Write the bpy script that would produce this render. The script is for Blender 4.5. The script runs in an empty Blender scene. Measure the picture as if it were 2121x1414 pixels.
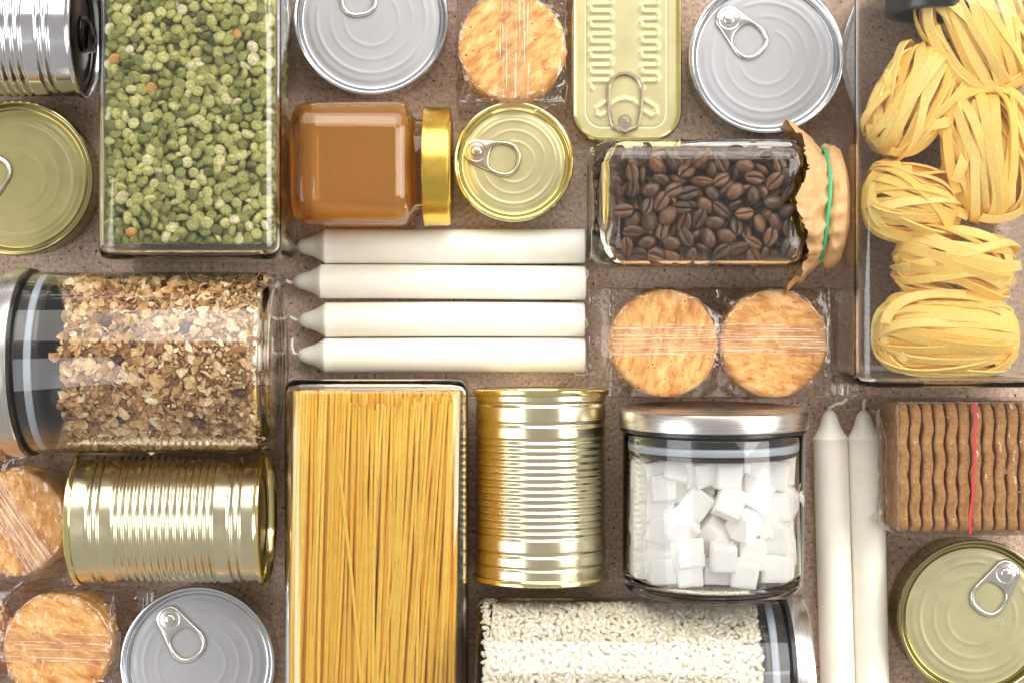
import bpy, math, random
import numpy as np
from mathutils import Vector, Matrix, Euler, noise
from math import sin, cos, pi, sqrt, atan2, radians

scene = bpy.context.scene
C = scene.collection
HC = 1000.0            # camera height above the table, mm
S0 = 0.282            # millimetres per photo pixel at table level

# ---------------------------------------------------------------- camera
cd = bpy.data.cameras.new('camera'); cam = bpy.data.objects.new('camera', cd); C.objects.link(cam)
cam.location = (0, 0, HC/1000); cam.rotation_euler = (0, 0, 0)
cd.sensor_width = 36; cd.sensor_fit = 'HORIZONTAL'; cd.lens = 36*HC/(2121*S0)
cd.clip_start = 0.02; cd.clip_end = 50
scene.camera = cam
# ---------------------------------------------------------------- world, lamps, exposure
w = bpy.data.worlds.new('World'); scene.world = w; w.use_nodes = True
w.node_tree.nodes['Background'].inputs[0].default_value = (1.0, 0.965, 0.925, 1)
w.node_tree.nodes['Background'].inputs[1].default_value = 0.50
def area(name, loc, target, sx, sy, power, col=(1, 1, 1)):
    l = bpy.data.lights.new(name, 'AREA'); l.shape = 'RECTANGLE'; l.size = sx; l.size_y = sy
    l.energy = power; l.color = col
    o = bpy.data.objects.new(name, l); C.objects.link(o); o.location = loc
    o.rotation_euler = (Vector(target)-Vector(loc)).to_track_quat('-Z', 'Y').to_euler()
    return o
area('softbox_far', (0.15, 1.15, 1.15), (0, 0.05, 0), 2.1, 1.3, 39, (1, 0.968, 0.93))
area('softbox_right', (1.25, 0.15, 1.0), (0.1, 0, 0), 0.8, 0.9, 18, (1, 0.955, 0.91))
area('softbox_left', (-1.2, -0.3, 1.1), (-0.1, 0, 0), 0.8, 1.0, 11.0, (0.97, 0.98, 1))
vs = scene.view_settings
vs.view_transform = 'Standard'; vs.look = 'None'; vs.exposure = 0.0; vs.gamma = 1; vs.use_curve_mapping = False
cy = scene.cycles
cy.max_bounces = 24; cy.transmission_bounces = 14; cy.transparent_max_bounces = 24; cy.glossy_bounces = 6; cy.diffuse_bounces = 9; cy.volume_bounces = 6
cy.caustics_reflective = True; cy.caustics_refractive = True; cy.blur_glossy = 0.6
cy.sample_clamp_indirect = 12
cy.use_denoising = True
try: cy.denoiser = 'OPENIMAGEDENOISE'
except Exception: pass

# ---------------------------------------------------------------- helpers
def K(z): return S0*(HC-z)/HC
def W(px, py, z=0.0):
    """a photo pixel at height z (mm) -> table position in mm"""
    k = K(z); return Vector(((px-1060.5)*k, (707-py)*k, z))
def thing(name, label, cat, loc=(0, 0, 0), rot=(0, 0, 0), group=None, kind=None):
    o = bpy.data.objects.new(name, None); C.objects.link(o)
    o.empty_display_size = 0.01
    o.location = Vector(loc)/1000; o.rotation_euler = rot
    tag(o, label, cat, group, kind); return o
def tag(o, label, cat, group=None, kind=None):
    o['label'] = label; o['category'] = cat
    if group: o['group'] = group
    if kind: o['kind'] = kind
    return o
def mesh(name, verts, faces, smooth=True, sharp=None):
    me = bpy.data.meshes.new(name)
    v = np.asarray(verts, dtype=np.float64)/1000.0
    me.from_pydata(v.tolist() if not isinstance(verts, list) else [tuple(x) for x in v], [], faces)
    me.validate(); me.update()
    if smooth:
        me.polygons.foreach_set('use_smooth', [True]*len(me.polygons))
        if sharp: me.set_sharp_from_angle(angle=radians(sharp))
    return me
def mk(name, verts, faces, mat, parent=None, smooth=True, sharp=35):
    me = mesh(name, verts, faces, smooth, sharp)
    me.materials.append(mat)
    o = bpy.data.objects.new(name, me); C.objects.link(o)
    if parent: o.parent = parent
    return o
def lathe(prof, n=96):
    V, F, rings = [], [], []
    for r, z in prof:
        if r < 1e-6:
            rings.append([len(V)]); V.append((0, 0, z))
        else:
            rings.append(list(range(len(V), len(V)+n)))
            for i in range(n):
                a = 2*pi*i/n; V.append((r*cos(a), r*sin(a), z))
    for A, B in zip(rings, rings[1:]):
        if len(A) == 1 and len(B) == 1: continue
        for i in range(n):
            j = (i+1) % n
            if len(A) == 1: F.append((A[0], B[j], B[i]))
            elif len(B) == 1: F.append((A[i], A[j], B[0]))
            else: F.append((A[i], A[j], B[j], B[i]))
    return V, F
def loft(rings, cap0=True, cap1=True):
    """rings: lists of 3D points, equal count, closed contours"""
    n = len(rings[0]); V = [tuple(p) for r in rings for p in r]; F = []
    for k in range(len(rings)-1):
        for i in range(n):
            j = (i+1) % n
            F.append((k*n+i, k*n+j, (k+1)*n+j, (k+1)*n+i))
    for flag, k in ((cap0, 0), (cap1, len(rings)-1)):
        if flag:
            c = len(V); r = rings[k]; V.append(tuple(sum(p[a] for p in r)/n for a in range(3)))
            for i in range(n):
                j = (i+1) % n
                F.append((c, k*n+j, k*n+i) if k == 0 else (c, k*n+i, k*n+j))
    return V, F
def rrect(w, h, rad, nc=8):
    pts = []
    rad = min(rad, w/2-.01, h/2-.01)
    for q, (sx, sy) in enumerate(((1, 1), (-1, 1), (-1, -1), (1, -1))):
        cx, cyy = sx*(w/2-rad), sy*(h/2-rad)
        for i in range(nc+1):
            a = q*pi/2 + pi/2*i/nc
            pts.append((cx+rad*cos(a), cyy+rad*sin(a)))
    return pts
def join(parts):
    V, F = [], []
    for v, f in parts:
        o = len(V); V += [tuple(p) for p in v]; F += [tuple(i+o for i in t) for t in f]
    return V, F
def grid(nu, nv, fn, closed_u=False, closed_v=False):
    V = [tuple(fn(i/(nu if closed_u else nu-1), j/(nv if closed_v else nv-1))) for i in range(nu) for j in range(nv)]
    F = []
    for i in range(nu if closed_u else nu-1):
        for j in range(nv if closed_v else nv-1):
            a, b = i, (i+1) % nu; c, d = j, (j+1) % nv
            F.append((a*nv+c, b*nv+c, b*nv+d, a*nv+d))
    return V, F
def tube(path, rad, n=8, cap=True):
    rings = []; P = [Vector(p) for p in path]
    up = Vector((0, 0, 1))
    for i, p in enumerate(P):
        t = (P[min(i+1, len(P)-1)]-P[max(i-1, 0)]).normalized()
        a = t.cross(up)
        if a.length < 1e-3: a = t.cross(Vector((0, 1, 0)))
        a.normalize(); b = a.cross(t)
        r = rad(i/(len(P)-1)) if callable(rad) else rad
        rings.append([p + a*(r*cos(2*pi*k/n)) + b*(r*sin(2*pi*k/n)) for k in range(n)])
    return loft(rings, cap, cap)
def sm(a, b, x):
    t = max(0.0, min(1.0, (x-a)/(b-a))); return t*t*(3-2*t)
def nz(x, y=0.0, z=0.0): return noise.noise(Vector((x, y, z)))
def ridge(x, y, z=0.0): return 1-abs(2*noise.noise(Vector((x, y, z))))

# ---------------------------------------------------------------- materials
def newmat(name):
    m = bpy.data.materials.new(name); m.use_nodes = True
    nt = m.node_tree; return m, nt, nt.nodes['Principled BSDF']
def N(nt, typ, **kw):
    n = nt.nodes.new(typ)
    for k, v in kw.items():
        if k.startswith('i_'):
            key = k[2:]
            n.inputs[int(key) if key.isdigit() else key.replace('_', ' ')].default_value = v
        else: setattr(n, k, v)
    return n
def ramp(nt, stops, interp='LINEAR'):
    r = nt.nodes.new('ShaderNodeValToRGB'); cr = r.color_ramp; cr.interpolation = interp
    while len(cr.elements) < len(stops): cr.elements.new(0.5)
    for e, (p, c) in zip(cr.elements, stops):
        e.position = p; e.color = (*c, 1)
    return r
def objcoord(nt, scale=(1, 1, 1)):
    tc = nt.nodes.new('ShaderNodeTexCoord'); mp = nt.nodes.new('ShaderNodeMapping')
    mp.inputs['Scale'].default_value = scale
    nt.links.new(tc.outputs['Object'], mp.inputs['Vector']); return mp.outputs[0]
def bump(nt, bs, height, strength=0.3, dist=0.0005):
    b = N(nt, 'ShaderNodeBump', i_Strength=strength, i_Distance=dist)
    nt.links.new(height, b.inputs['Height']); nt.links.new(b.outputs[0], bs.inputs['Normal']); return b
def simple(name, col, rough=0.5, metal=0.0, ior=None, coat=0):
    m, nt, b = newmat(name)
    b.inputs['Base Color'].default_value = (*col, 1); b.inputs['Roughness'].default_value = rough
    b.inputs['Metallic'].default_value = metal
    if ior: b.inputs['IOR'].default_value = ior
    if coat: b.inputs['Coat Weight'].default_value = coat
    return m
def metal(name, col, rough, var=0.06, scale=(60, 60, 60), bstr=0.0, bscale=(800, 800, 800), mt=1.0):
    m, nt, b = newmat(name)
    b.inputs['Metallic'].default_value = mt
    n1 = N(nt, 'ShaderNodeTexNoise', i_Scale=1.0, i_Detail=5.0, i_Roughness=0.65)
    nt.links.new(objcoord(nt, scale), n1.inputs['Vector'])
    r1 = ramp(nt, [(0.3, tuple(c*(1-var) for c in col)), (0.7, tuple(min(1, c*(1+var)) for c in col))])
    nt.links.new(n1.outputs['Fac'], r1.inputs[0]); nt.links.new(r1.outputs[0], b.inputs['Base Color'])
    mr = N(nt, 'ShaderNodeMapRange', i_3=rough*0.8, i_4=rough*1.25)
    mr.inputs[1].default_value = 0.3; mr.inputs[2].default_value = 0.7
    nt.links.new(n1.outputs['Fac'], mr.inputs[0]); nt.links.new(mr.outputs[0], b.inputs['Roughness'])
    if bstr:
        n2 = N(nt, 'ShaderNodeTexNoise', i_Scale=1.0, i_Detail=3.0)
        nt.links.new(objcoord(nt, bscale), n2.inputs['Vector'])
        bump(nt, b, n2.outputs['Fac'], bstr, 0.0002)
    return m
def glassmat(name, col=(1.0, 1.0, 0.995), ior=1.45):
    m, nt, b = newmat(name); nt.nodes.remove(b)
    g = N(nt, 'ShaderNodeBsdfGlass', i_Color=(*col, 1), i_Roughness=0.0, i_IOR=ior)
    nt.links.new(g.outputs[0], nt.nodes['Material Output'].inputs['Surface']); return m

M = {}
def tabletop_mat():
    m, nt, b = newmat('speckled_stone')
    v = objcoord(nt)
    big = N(nt, 'ShaderNodeTexNoise', i_Scale=9.0, i_Detail=6.0, i_Roughness=0.6)
    fine = N(nt, 'ShaderNodeTexNoise', i_Scale=420.0, i_Detail=5.0, i_Roughness=0.7)
    spk = N(nt, 'ShaderNodeTexNoise', i_Scale=430.0, i_Detail=2.0, i_Roughness=0.5)
    for n in (big, fine, spk): nt.links.new(v, n.inputs['Vector'])
    r1 = ramp(nt, [(0.3, (0.45, 0.325, 0.245)), (0.7, (0.60, 0.445, 0.345))])
    nt.links.new(big.outputs['Fac'], r1.inputs[0])
    r2 = ramp(nt, [(0.32, (0.52, 0.50, 0.49)), (0.68, (1.28, 1.28, 1.28))])
    nt.links.new(fine.outputs['Fac'], r2.inputs[0])
    mx = N(nt, 'ShaderNodeMixRGB', blend_type='MULTIPLY', i_0=1.0)
    nt.links.new(r1.outputs[0], mx.inputs[1]); nt.links.new(r2.outputs[0], mx.inputs[2])
    r3 = ramp(nt, [(0.645, (0, 0, 0)), (0.68, (1, 1, 1))]); nt.links.new(spk.outputs['Fac'], r3.inputs[0])
    mx2 = N(nt, 'ShaderNodeMixRGB', i_2=(0.055, 0.035, 0.028, 1))
    nt.links.new(r3.outputs[0], mx2.inputs[0]); nt.links.new(mx.outputs[0], mx2.inputs[1])
    nt.links.new(mx2.outputs[0], b.inputs['Base Color'])
    b.inputs['Roughness'].default_value = 0.62
    bump(nt, b, fine.outputs['Fac'], 0.35, 0.0004)
    return m
M['table'] = tabletop_mat()
M['tin'] = metal('grey_tinplate', (0.345, 0.345, 0.352), 0.47, 0.03, mt=.35)
M['tin_rim'] = metal('polished_tin_rim', (0.62, 0.63, 0.65), 0.16, 0.05)
M['steel_can'] = metal('ribbed_steel', (0.70, 0.70, 0.71), 0.13, 0.05)
M['olive_tin'] = metal('olive_lacquered_tin', (0.30, 0.26, 0.11), 0.42, 0.05, mt=.45)
M['olive_rim'] = metal('olive_rim', (0.46, 0.41, 0.21), 0.15, 0.06)
M['sage_tin'] = metal('sage_lacquered_tin', (0.38, 0.355, 0.20), 0.42, 0.05, mt=.4)
M['pale_gold'] = metal('pale_gold_tin', (0.475, 0.425, 0.225), 0.38, 0.03, mt=.5)
M['pale_gold_rim'] = metal('pale_gold_rim', (0.80, 0.70, 0.34), 0.14, 0.05)
M['gold_can'] = metal('gold_lacquered_can', (0.74, 0.67, 0.44), 0.22, 0.05)
M['gold_lid'] = metal('gold_screw_lid', (0.80, 0.54, 0.10), 0.26, 0.05, bstr=0.1)
M['tab_steel'] = metal('pull_tab_steel', (0.72, 0.71, 0.66), 0.2, 0.05)
M['tab_bronze'] = metal('pull_tab_bronze', (0.56, 0.48, 0.36), 0.26, 0.05)
M['brushed'] = metal('brushed_steel', (0.62, 0.59, 0.56), 0.27, 0.10, scale=(30, 30, 3000), bstr=0.15, bscale=(60, 60, 4000))
M['brushed_flat'] = metal('spun_steel', (0.52, 0.48, 0.45), 0.3, 0.08)
M['black'] = simple('black_plastic', (0.012, 0.012, 0.013), 0.25)
M['silicone'] = simple('grey_silicone', (0.42, 0.47, 0.53), 0.4)
M['glass'] = glassmat('clear_glass')
M['glass_green'] = glassmat('greenish_glass', (0.985, 0.99, 0.975))

def tint_value(nt):
    at = N(nt, 'ShaderNodeAttribute', attribute_name='tint')
    oi = nt.nodes.new('ShaderNodeObjectInfo')
    ad = N(nt, 'ShaderNodeMath', operation='ADD'); fr = N(nt, 'ShaderNodeMath', operation='FRACT')
    nt.links.new(at.outputs['Fac'], ad.inputs[0]); nt.links.new(oi.outputs['Random'], ad.inputs[1])
    nt.links.new(ad.outputs[0], fr.inputs[0]); return fr.outputs[0]
def grainmat(name, stops, rough=0.5, nscale=500, namp=0.25, sss=0.0, bstr=0.2, interp='LINEAR', spec=0.5):
    m, nt, b = newmat(name)
    r = ramp(nt, stops, interp); nt.links.new(tint_value(nt), r.inputs[0])
    n = N(nt, 'ShaderNodeTexNoise', i_Scale=float(nscale), i_Detail=4.0, i_Roughness=0.6)
    tc = nt.nodes.new('ShaderNodeTexCoord'); nt.links.new(tc.outputs['Object'], n.inputs['Vector'])
    r2 = ramp(nt, [(0.3, (1-namp,)*3), (0.7, (1+namp,)*3)]); nt.links.new(n.outputs['Fac'], r2.inputs[0])
    mx = N(nt, 'ShaderNodeMixRGB', blend_type='MULTIPLY', i_0=1.0)
    nt.links.new(r.outputs[0], mx.inputs[1]); nt.links.new(r2.outputs[0], mx.inputs[2])
    nt.links.new(mx.outputs[0], b.inputs['Base Color'])
    b.inputs['Roughness'].default_value = rough; b.inputs['Specular IOR Level'].default_value = spec
    if sss:
        b.inputs['Subsurface Weight'].default_value = sss; b.inputs['Subsurface Radius'].default_value = (1, .8, .6)
        b.inputs['Subsurface Scale'].default_value = 0.002
    if bstr: bump(nt, b, n.outputs['Fac'], bstr, 0.0003)
    return m
M['pea'] = grainmat('green_split_pea', [(0, (.13, .145, .035)), (.3, (.26, .275, .07)), (.65, (.42, .42, .12)), (.9, (.62, .59, .23)), (1, (.74, .68, .42))], 0.55, 650, 0.4, bstr=.5)
M['pea_orange'] = grainmat('orange_split_pea', [(0, (.62, .30, .07)), (1, (.66, .36, .12))], 0.55, 420, 0.2)
M['bean'] = grainmat('roasted_bean', [(0, (.070, .030, .016)), (.6, (.13, .056, .028)), (1, (.24, .10, .042))], 0.4, 260, 0.3, bstr=0.15)
M['rice'] = grainmat('white_rice', [(0, (.88, .78, .60)), (.6, (.92, .85, .70)), (1, (.96, .91, .80))], 0.4, 300, 0.04, sss=0.5, bstr=0)
M['flake'] = grainmat('oat_flake', [(0, (.23, .095, .030)), (.28, (.53, .285, .10)), (.62, (.80, .54, .25)), (1, (.97, .84, .58))], 0.6, 700, 0.3, bstr=0.4)
M['raisin'] = grainmat('raisin', [(0, (.06, .022, .012)), (1, (.13, .05, .025))], 0.5, 900, 0.4, bstr=0.6)
M['nut'] = grainmat('nut', [(0, (.30, .14, .05)), (1, (.46, .26, .11))], 0.55, 500, 0.3, bstr=0.4)
M['spaghetti'] = grainmat('spaghetti', [(0, (.86, .46, .03)), (.5, (.93, .55, .055)), (1, (.97, .64, .11))], 0.42, 120, 0.06, sss=0.4, bstr=0)
M['sugar'] = grainmat('white_sugar', [(0, (.97, .95, .905)), (1, (.985, .97, .935))], 0.6, 1300, 0.04, sss=0.5, bstr=0.9)
M['tagliatelle'] = grainmat('egg_pasta', [(0, (.96, .63, .14)), (1, (.99, .76, .27))], 0.55, 900, 0.10, sss=0.2, bstr=0.35)
M['wick'] = grainmat('cotton_wick', [(0, (.72, .66, .54)), (1, (.76, .70, .58))], 0.8, 1500, 0.2)

def wax():
    m, nt, b = newmat('white_wax')
    n = N(nt, 'ShaderNodeTexNoise', i_Scale=1.0, i_Detail=4.0); nt.links.new(objcoord(nt, (40, 40, 12)), n.inputs['Vector'])
    r = ramp(nt, [(0.3, (.83, .79, .68)), (0.7, (.90, .87, .78))]); nt.links.new(n.outputs['Fac'], r.inputs[0])
    nt.links.new(r.outputs[0], b.inputs['Base Color'])
    b.inputs['Roughness'].default_value = 0.42
    b.inputs['Subsurface Weight'].default_value = 0.7; b.inputs['Subsurface Radius'].default_value = (1, .85, .65); b.inputs['Subsurface Scale'].default_value = 0.011
    bump(nt, b, n.outputs['Fac'], 0.25, 0.001)
    return m
M['wax'] = wax()
def cracker_mat():
    m, nt, b = newmat('baked_cracker')
    oi = nt.nodes.new('ShaderNodeObjectInfo')
    tc = nt.nodes.new('ShaderNodeTexCoord')
    mul = N(nt, 'ShaderNodeMath', operation='MULTIPLY', i_1=40.0); nt.links.new(oi.outputs['Random'], mul.inputs[0])
    mp = N(nt, 'ShaderNodeMapping'); mp.inputs['Scale'].default_value = (105, 250, 60); mp.inputs['Rotation'].default_value = (0, 0, 0.75)
    nt.links.new(tc.outputs['Object'], mp.inputs['Vector']); nt.links.new(mul.outputs[0], mp.inputs['Location'])
    n = N(nt, 'ShaderNodeTexNoise', i_Scale=1.0, i_Detail=6.0, i_Roughness=0.62, i_Distortion=0.45); nt.links.new(mp.outputs[0], n.inputs['Vector'])
    r = ramp(nt, [(0.30, (.44, .155, .028)), (0.43, (.66, .30, .065)), (0.54, (.80, .45, .14)), (0.70, (.88, .60, .27))])
    nt.links.new(n.outputs['Fac'], r.inputs[0])
    n3 = N(nt, 'ShaderNodeTexNoise', i_Scale=1.0, i_Detail=5.0, i_Roughness=0.7); mp3 = N(nt, 'ShaderNodeMapping'); mp3.inputs['Scale'].default_value = (130, 130, 130)
    nt.links.new(tc.outputs['Object'], mp3.inputs['Vector']); nt.links.new(mul.outputs[0], mp3.inputs['Location']); nt.links.new(mp3.outputs[0], n3.inputs['Vector'])
    r3 = ramp(nt, [(0.35, (.84, .76, .66)), (0.6, (1.05, 1.05, 1.05))]); nt.links.new(n3.outputs['Fac'], r3.inputs[0])
    n2 = N(nt, 'ShaderNodeTexNoise', i_Scale=1500.0, i_Detail=3.0); nt.links.new(tc.outputs['Object'], n2.inputs['Vector'])
    mx = N(nt, 'ShaderNodeMixRGB', blend_type='MULTIPLY', i_0=1.0)
    r2 = ramp(nt, [(0.3, (.85, .82, .80)), (0.7, (1.08, 1.08, 1.08))]); nt.links.new(n2.outputs['Fac'], r2.inputs[0])
    mx3 = N(nt, 'ShaderNodeMixRGB', blend_type='MULTIPLY', i_0=1.0); nt.links.new(r.outputs[0], mx3.inputs[1]); nt.links.new(r3.outputs[0], mx3.inputs[2])
    nt.links.new(mx3.outputs[0], mx.inputs[1]); nt.links.new(r2.outputs[0], mx.inputs[2])
    nt.links.new(mx.outputs[0], b.inputs['Base Color']); b.inputs['Roughness'].default_value = 0.6
    bump(nt, b, n.outputs['Fac'], 0.35, 0.0008)
    return m
M['cracker'] = cracker_mat()
M['hole'] = simple('docking_hole', (.10, .04, .015), 0.9)
def cookie_mat():
    m, nt, b = newmat('brown_biscuit')
    v = objcoord(nt)
    n = N(nt, 'ShaderNodeTexNoise', i_Scale=230.0, i_Detail=8.0, i_Roughness=0.75); nt.links.new(v, n.inputs['Vector'])
    r = ramp(nt, [(0.3, (.20, .085, .024)), (0.55, (.37, .185, .060)), (0.75, (.54, .31, .125))]); nt.links.new(n.outputs['Fac'], r.inputs[0])
    s = N(nt, 'ShaderNodeTexNoise', i_Scale=1300.0, i_Detail=2.0); nt.links.new(v, s.inputs['Vector'])
    r2 = ramp(nt, [(0.66, (0, 0, 0)), (0.72, (1, 1, 1))]); nt.links.new(s.outputs['Fac'], r2.inputs[0])
    mx = N(nt, 'ShaderNodeMixRGB', i_2=(.72, .52, .34, 1)); nt.links.new(r2.outputs[0], mx.inputs[0]); nt.links.new(r.outputs[0], mx.inputs[1])
    nt.links.new(mx.outputs[0], b.inputs['Base Color']); b.inputs['Roughness'].default_value = 0.95
    bump(nt, b, s.outputs['Fac'], 0.8, 0.0012); return m
M['cookie'] = cookie_mat()
def film_mat(name, gloss=2.2, tint=(1, 1, 1), haze=0.03):
    m, nt, b = newmat(name); nt.nodes.remove(b)
    v = objcoord(nt)
    n = N(nt, 'ShaderNodeTexNoise', i_Scale=140.0, i_Detail=3.0); nt.links.new(v, n.inputs['Vector'])
    bp = N(nt, 'ShaderNodeBump', i_Strength=0.25, i_Distance=0.002); nt.links.new(n.outputs['Fac'], bp.inputs['Height'])
    fr = N(nt, 'ShaderNodeFresnel', i_IOR=1.5); nt.links.new(bp.outputs[0], fr.inputs['Normal'])
    ge = nt.nodes.new('ShaderNodeNewGeometry'); mi = N(nt, 'ShaderNodeMapRange', i_3=1.5, i_4=1/1.5)
    nt.links.new(ge.outputs['Backfacing'], mi.inputs[0]); nt.links.new(mi.outputs[0], fr.inputs['IOR'])
    mu = N(nt, 'ShaderNodeMath', operation='MULTIPLY', i_1=gloss, use_clamp=True); nt.links.new(fr.outputs[0], mu.inputs[0])
    tr = N(nt, 'ShaderNodeBsdfTransparent', i_Color=(*tint, 1))
    gl = N(nt, 'ShaderNodeBsdfGlossy', i_Roughness=0.07); nt.links.new(bp.outputs[0], gl.inputs['Normal'])
    df = N(nt, 'ShaderNodeBsdfTranslucent', i_Color=(.9, .9, .9, 1))
    a = nt.nodes.new('ShaderNodeMixShader'); a.inputs[0].default_value = haze
    nt.links.new(tr.outputs[0], a.inputs[1]); nt.links.new(df.outputs[0], a.inputs[2])
    mx = nt.nodes.new('ShaderNodeMixShader')
    nt.links.new(mu.outputs[0], mx.inputs[0]); nt.links.new(a.outputs[0], mx.inputs[1]); nt.links.new(gl.outputs[0], mx.inputs[2])
    nt.links.new(mx.outputs[0], nt.nodes['Material Output'].inputs['Surface']); return m
M['film'] = film_mat('clear_film')
M['film_seam'] = film_mat('clear_film_seam', 2.6, (1, .99, .98), 0.10)
M['film_soft'] = film_mat('soft_clear_film', 1.2, (1, 1, 1), 0.05)
M['film_end'] = film_mat('crumpled_film', 1.2, (1, 1, 1), 0.28)
M['film_red'] = simple('red_tear_strip', (.50, .03, .05), 0.35)
def honey_mat():
    m, nt, b = newmat('honey')
    b.inputs['Base Color'].default_value = (1.0, .47, .075, 1); b.inputs['Roughness'].default_value = 0.0
    b.inputs['IOR'].default_value = 1.47; b.inputs['Transmission Weight'].default_value = 0.68
    va = N(nt, 'ShaderNodeVolumeAbsorption', i_Color=(1.0, .58, .12, 1), i_Density=4.0)
    nt.links.new(va.outputs[0], nt.nodes['Material Output'].inputs['Volume']); return m
M['honey'] = honey_mat()
def paper_mat():
    m, nt, b = newmat('kraft_paper')
    v = objcoord(nt)
    n = N(nt, 'ShaderNodeTexNoise', i_Scale=60.0, i_Detail=6.0, i_Roughness=0.7); nt.links.new(v, n.inputs['Vector'])
    r = ramp(nt, [(0.3, (.52, .29, .12)), (0.7, (.64, .385, .175))]); nt.links.new(n.outputs['Fac'], r.inputs[0])
    nt.links.new(r.outputs[0], b.inputs['Base Color']); b.inputs['Roughness'].default_value = 0.75
    vo = N(nt, 'ShaderNodeTexNoise', i_Scale=170.0, i_Detail=4.0); nt.links.new(v, vo.inputs['Vector'])
    bump(nt, b, vo.outputs['Fac'], 0.5, 0.0015); return m
M['paper'] = paper_mat()
M['rubber'] = simple('green_rubber', (.03, .42, .19), 0.45)

# ---------------------------------------------------------------- the setting
V, F = grid(2, 2, lambda u, v: ((u-.5)*2400, (v-.5)*2000, 0))
tt = mk('tabletop', V, F, M['table'], smooth=False); tag(tt, 'brown grey speckled stone tabletop', 'tabletop', kind='structure')

# ---------------------------------------------------------------- tin cans standing on the table
def pull_tab(parent, pos, ang, mat, s=1.0):
    """ring pull lying on a lid; local +x runs from the rivet to the ring"""
    n = 72; r0, r1, d = 7.6*s, 10.8*s, 16.2*s
    def outer(a):      # ray from ring centre against the hull of nose circle and ring
        dx, dy = cos(a), sin(a); best = 0
        t = 0.0
        lo, hi = 0.0, 40*s
        def inside(x, y):
            # capsule with varying radius between nose (-d,0) and ring (0,0)
            tt = max(0, min(1, (x+d)/d)); cx = -d+tt*d; r = r0+(r1-r0)*tt
            return (abs(x-cx)**2.4+abs(y)**2.4) <= r**2.4
        for _ in range(26):
            mid = (lo+hi)/2
            if inside(dx*mid, dy*mid): lo = mid
            else: hi = mid
        return lo
    rings = []
    th = 1.3*s
    for i in range(n):
        a = 2*pi*i/n; ro = outer(a)
        ri = (8.0*s)/((abs(cos(a))**2.7+abs(sin(a)*1.0)**2.7)**(1/2.7))
        if ri > ro-1.6*s: ri = ro-1.6*s
        sec = []
        for rr, z in ((ri, th*.35), (ri+.35*s, th), (ri+1.1*s, th*1.25), (ro-1.1*s, th*1.25), (ro-.35*s, th), (ro, th*.35), (ro-.4*s, 0), (ri+.4*s, 0)):
            if cos(a) < -0.3 and z > th*.9 and rr == ri+1.1*s: pass
            sec.append((d+rr*cos(a), rr*sin(a), z))
        rings.append(sec)
    Vv, Ff = [], []
    m = 8
    for r in rings: Vv += r
    for i in range(n):
        for j in range(m):
            a, b = i, (i+1) % n; c, e = j, (j+1) % m
            Ff.append((a*m+c, b*m+c, b*m+e, a*m+e))
    o = mk('pull_tab', Vv, Ff, mat, parent, sharp=50)
    o.location = Vector(pos)/1000; o.rotation_euler = (0, 0, ang)
    # sunken tongue around the rivet, raised rivet head
    pv, pf = lathe([(0, 1.5*s), (5.3*s, 1.5*s), (5.6*s, 1.9*s), (6.0*s, 1.95*s), (6.3*s, 1.5*s)], 40)
    t = mk('tongue', pv, pf, mat, o)
    rv, rf = lathe([(0, 2.6*s), (2.0*s, 2.55*s), (2.8*s, 2.3*s), (3.2*s, 1.9*s), (3.4*s, 1.6*s), (4.0*s, 1.52*s), (4.05*s, 1.3*s)], 32)
    mk('rivet', rv, rf, mat, o)
    return o
def standing_can(name, label, px, py, rpx, h, lidm, rimm, bodym, tab_px, tab_ang, tabm, rings=(.80, .60, .40), tabs=1.0):
    R = rpx*K(h); p = W(px, py, h); p.z = 0
    t = thing(name, label, 'can', p)
    body = [(0, .6), (R-5, .6), (R-4.5, 0), (R-2.6, 0), (R-1.6, 1.2), (R-1.5, 3), (R-2.2, 5)] + [(R-2.2, h-6), (R-1.6, h-4.4)]
    v, f = lathe(body, 120); mk('body', v, f, bodym, t)
    rim = [(R-2.0, h-4.6), (R-.5, h-4.1), (R, h-3.2), (R, h-.7), (R-.5, h-.1), (R-1.1, h), (R-1.7, h-.4), (R-2.0, h-1.2), (R-2.5, h-4.2),
           (R-3.2, h-5.0), (R-4.2, h-5.0), (R-4.8, h-4.3), (R-5.3, h-3.9)]
    v, f = lathe(rim, 144); mk('rim', v, f, rimm, t)
    Rp = R-5.3; tp = W(*tab_px, h) - W(px, py, h)
    nd = atan2(-tp.y, -tp.x)+pi if tp.length > 0 else 0     # direction towards the tab
    def hz(r, th):
        x = r/Rp; z = 0.0
        da = abs((th-nd+pi) % (2*pi)-pi)
        for q, (r0, am) in enumerate(zip(rings, (.30, .15, .16))):
            gap = .30+.14*q+(.45 if q == 2 else 0)
            z += am*sm(r0+.035, r0-.035, x)*(sm(gap, gap+.14, da) if x > .12 else 1.0)*0 \
                 + am*math.exp(-((x-r0)/.026)**2)*sm(gap, gap+.22, da)
        z -= .5*sm(.90, .97, x)
        return z
    nr, na = 70, 144; Vv = [(0, 0, h-3.4+hz(0, 0))]; Ff = []
    for i in range(1, nr+1):
        r = Rp*i/nr
        for j in range(na):
            a = 2*pi*j/na; Vv.append((r*cos(a), r*sin(a), h-3.4+hz(r, a)))
    for j in range(na): Ff.append((0, 1+j, 1+(j+1) % na))
    for i in range(nr-1):
        for j in range(na):
            a = 1+i*na; b = a+na; k = (j+1) % na
            Ff.append((a+j, b+j, b+k, a+k))
    mk('lid', Vv, Ff, lidm, t, sharp=None)
    pull_tab(t, (tp.x, tp.y, h-2.9), tab_ang, tabm, tabs)
    return t
D = radians
standing_can('tin_can', 'grey tin can with ring pull cut by the top edge, between pea jar and crackers', 768, 37, 161, 29, M['tin'], M['tin_rim'], M['steel_can'], (735, -64), D(-84), M['tab_steel'])
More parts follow.
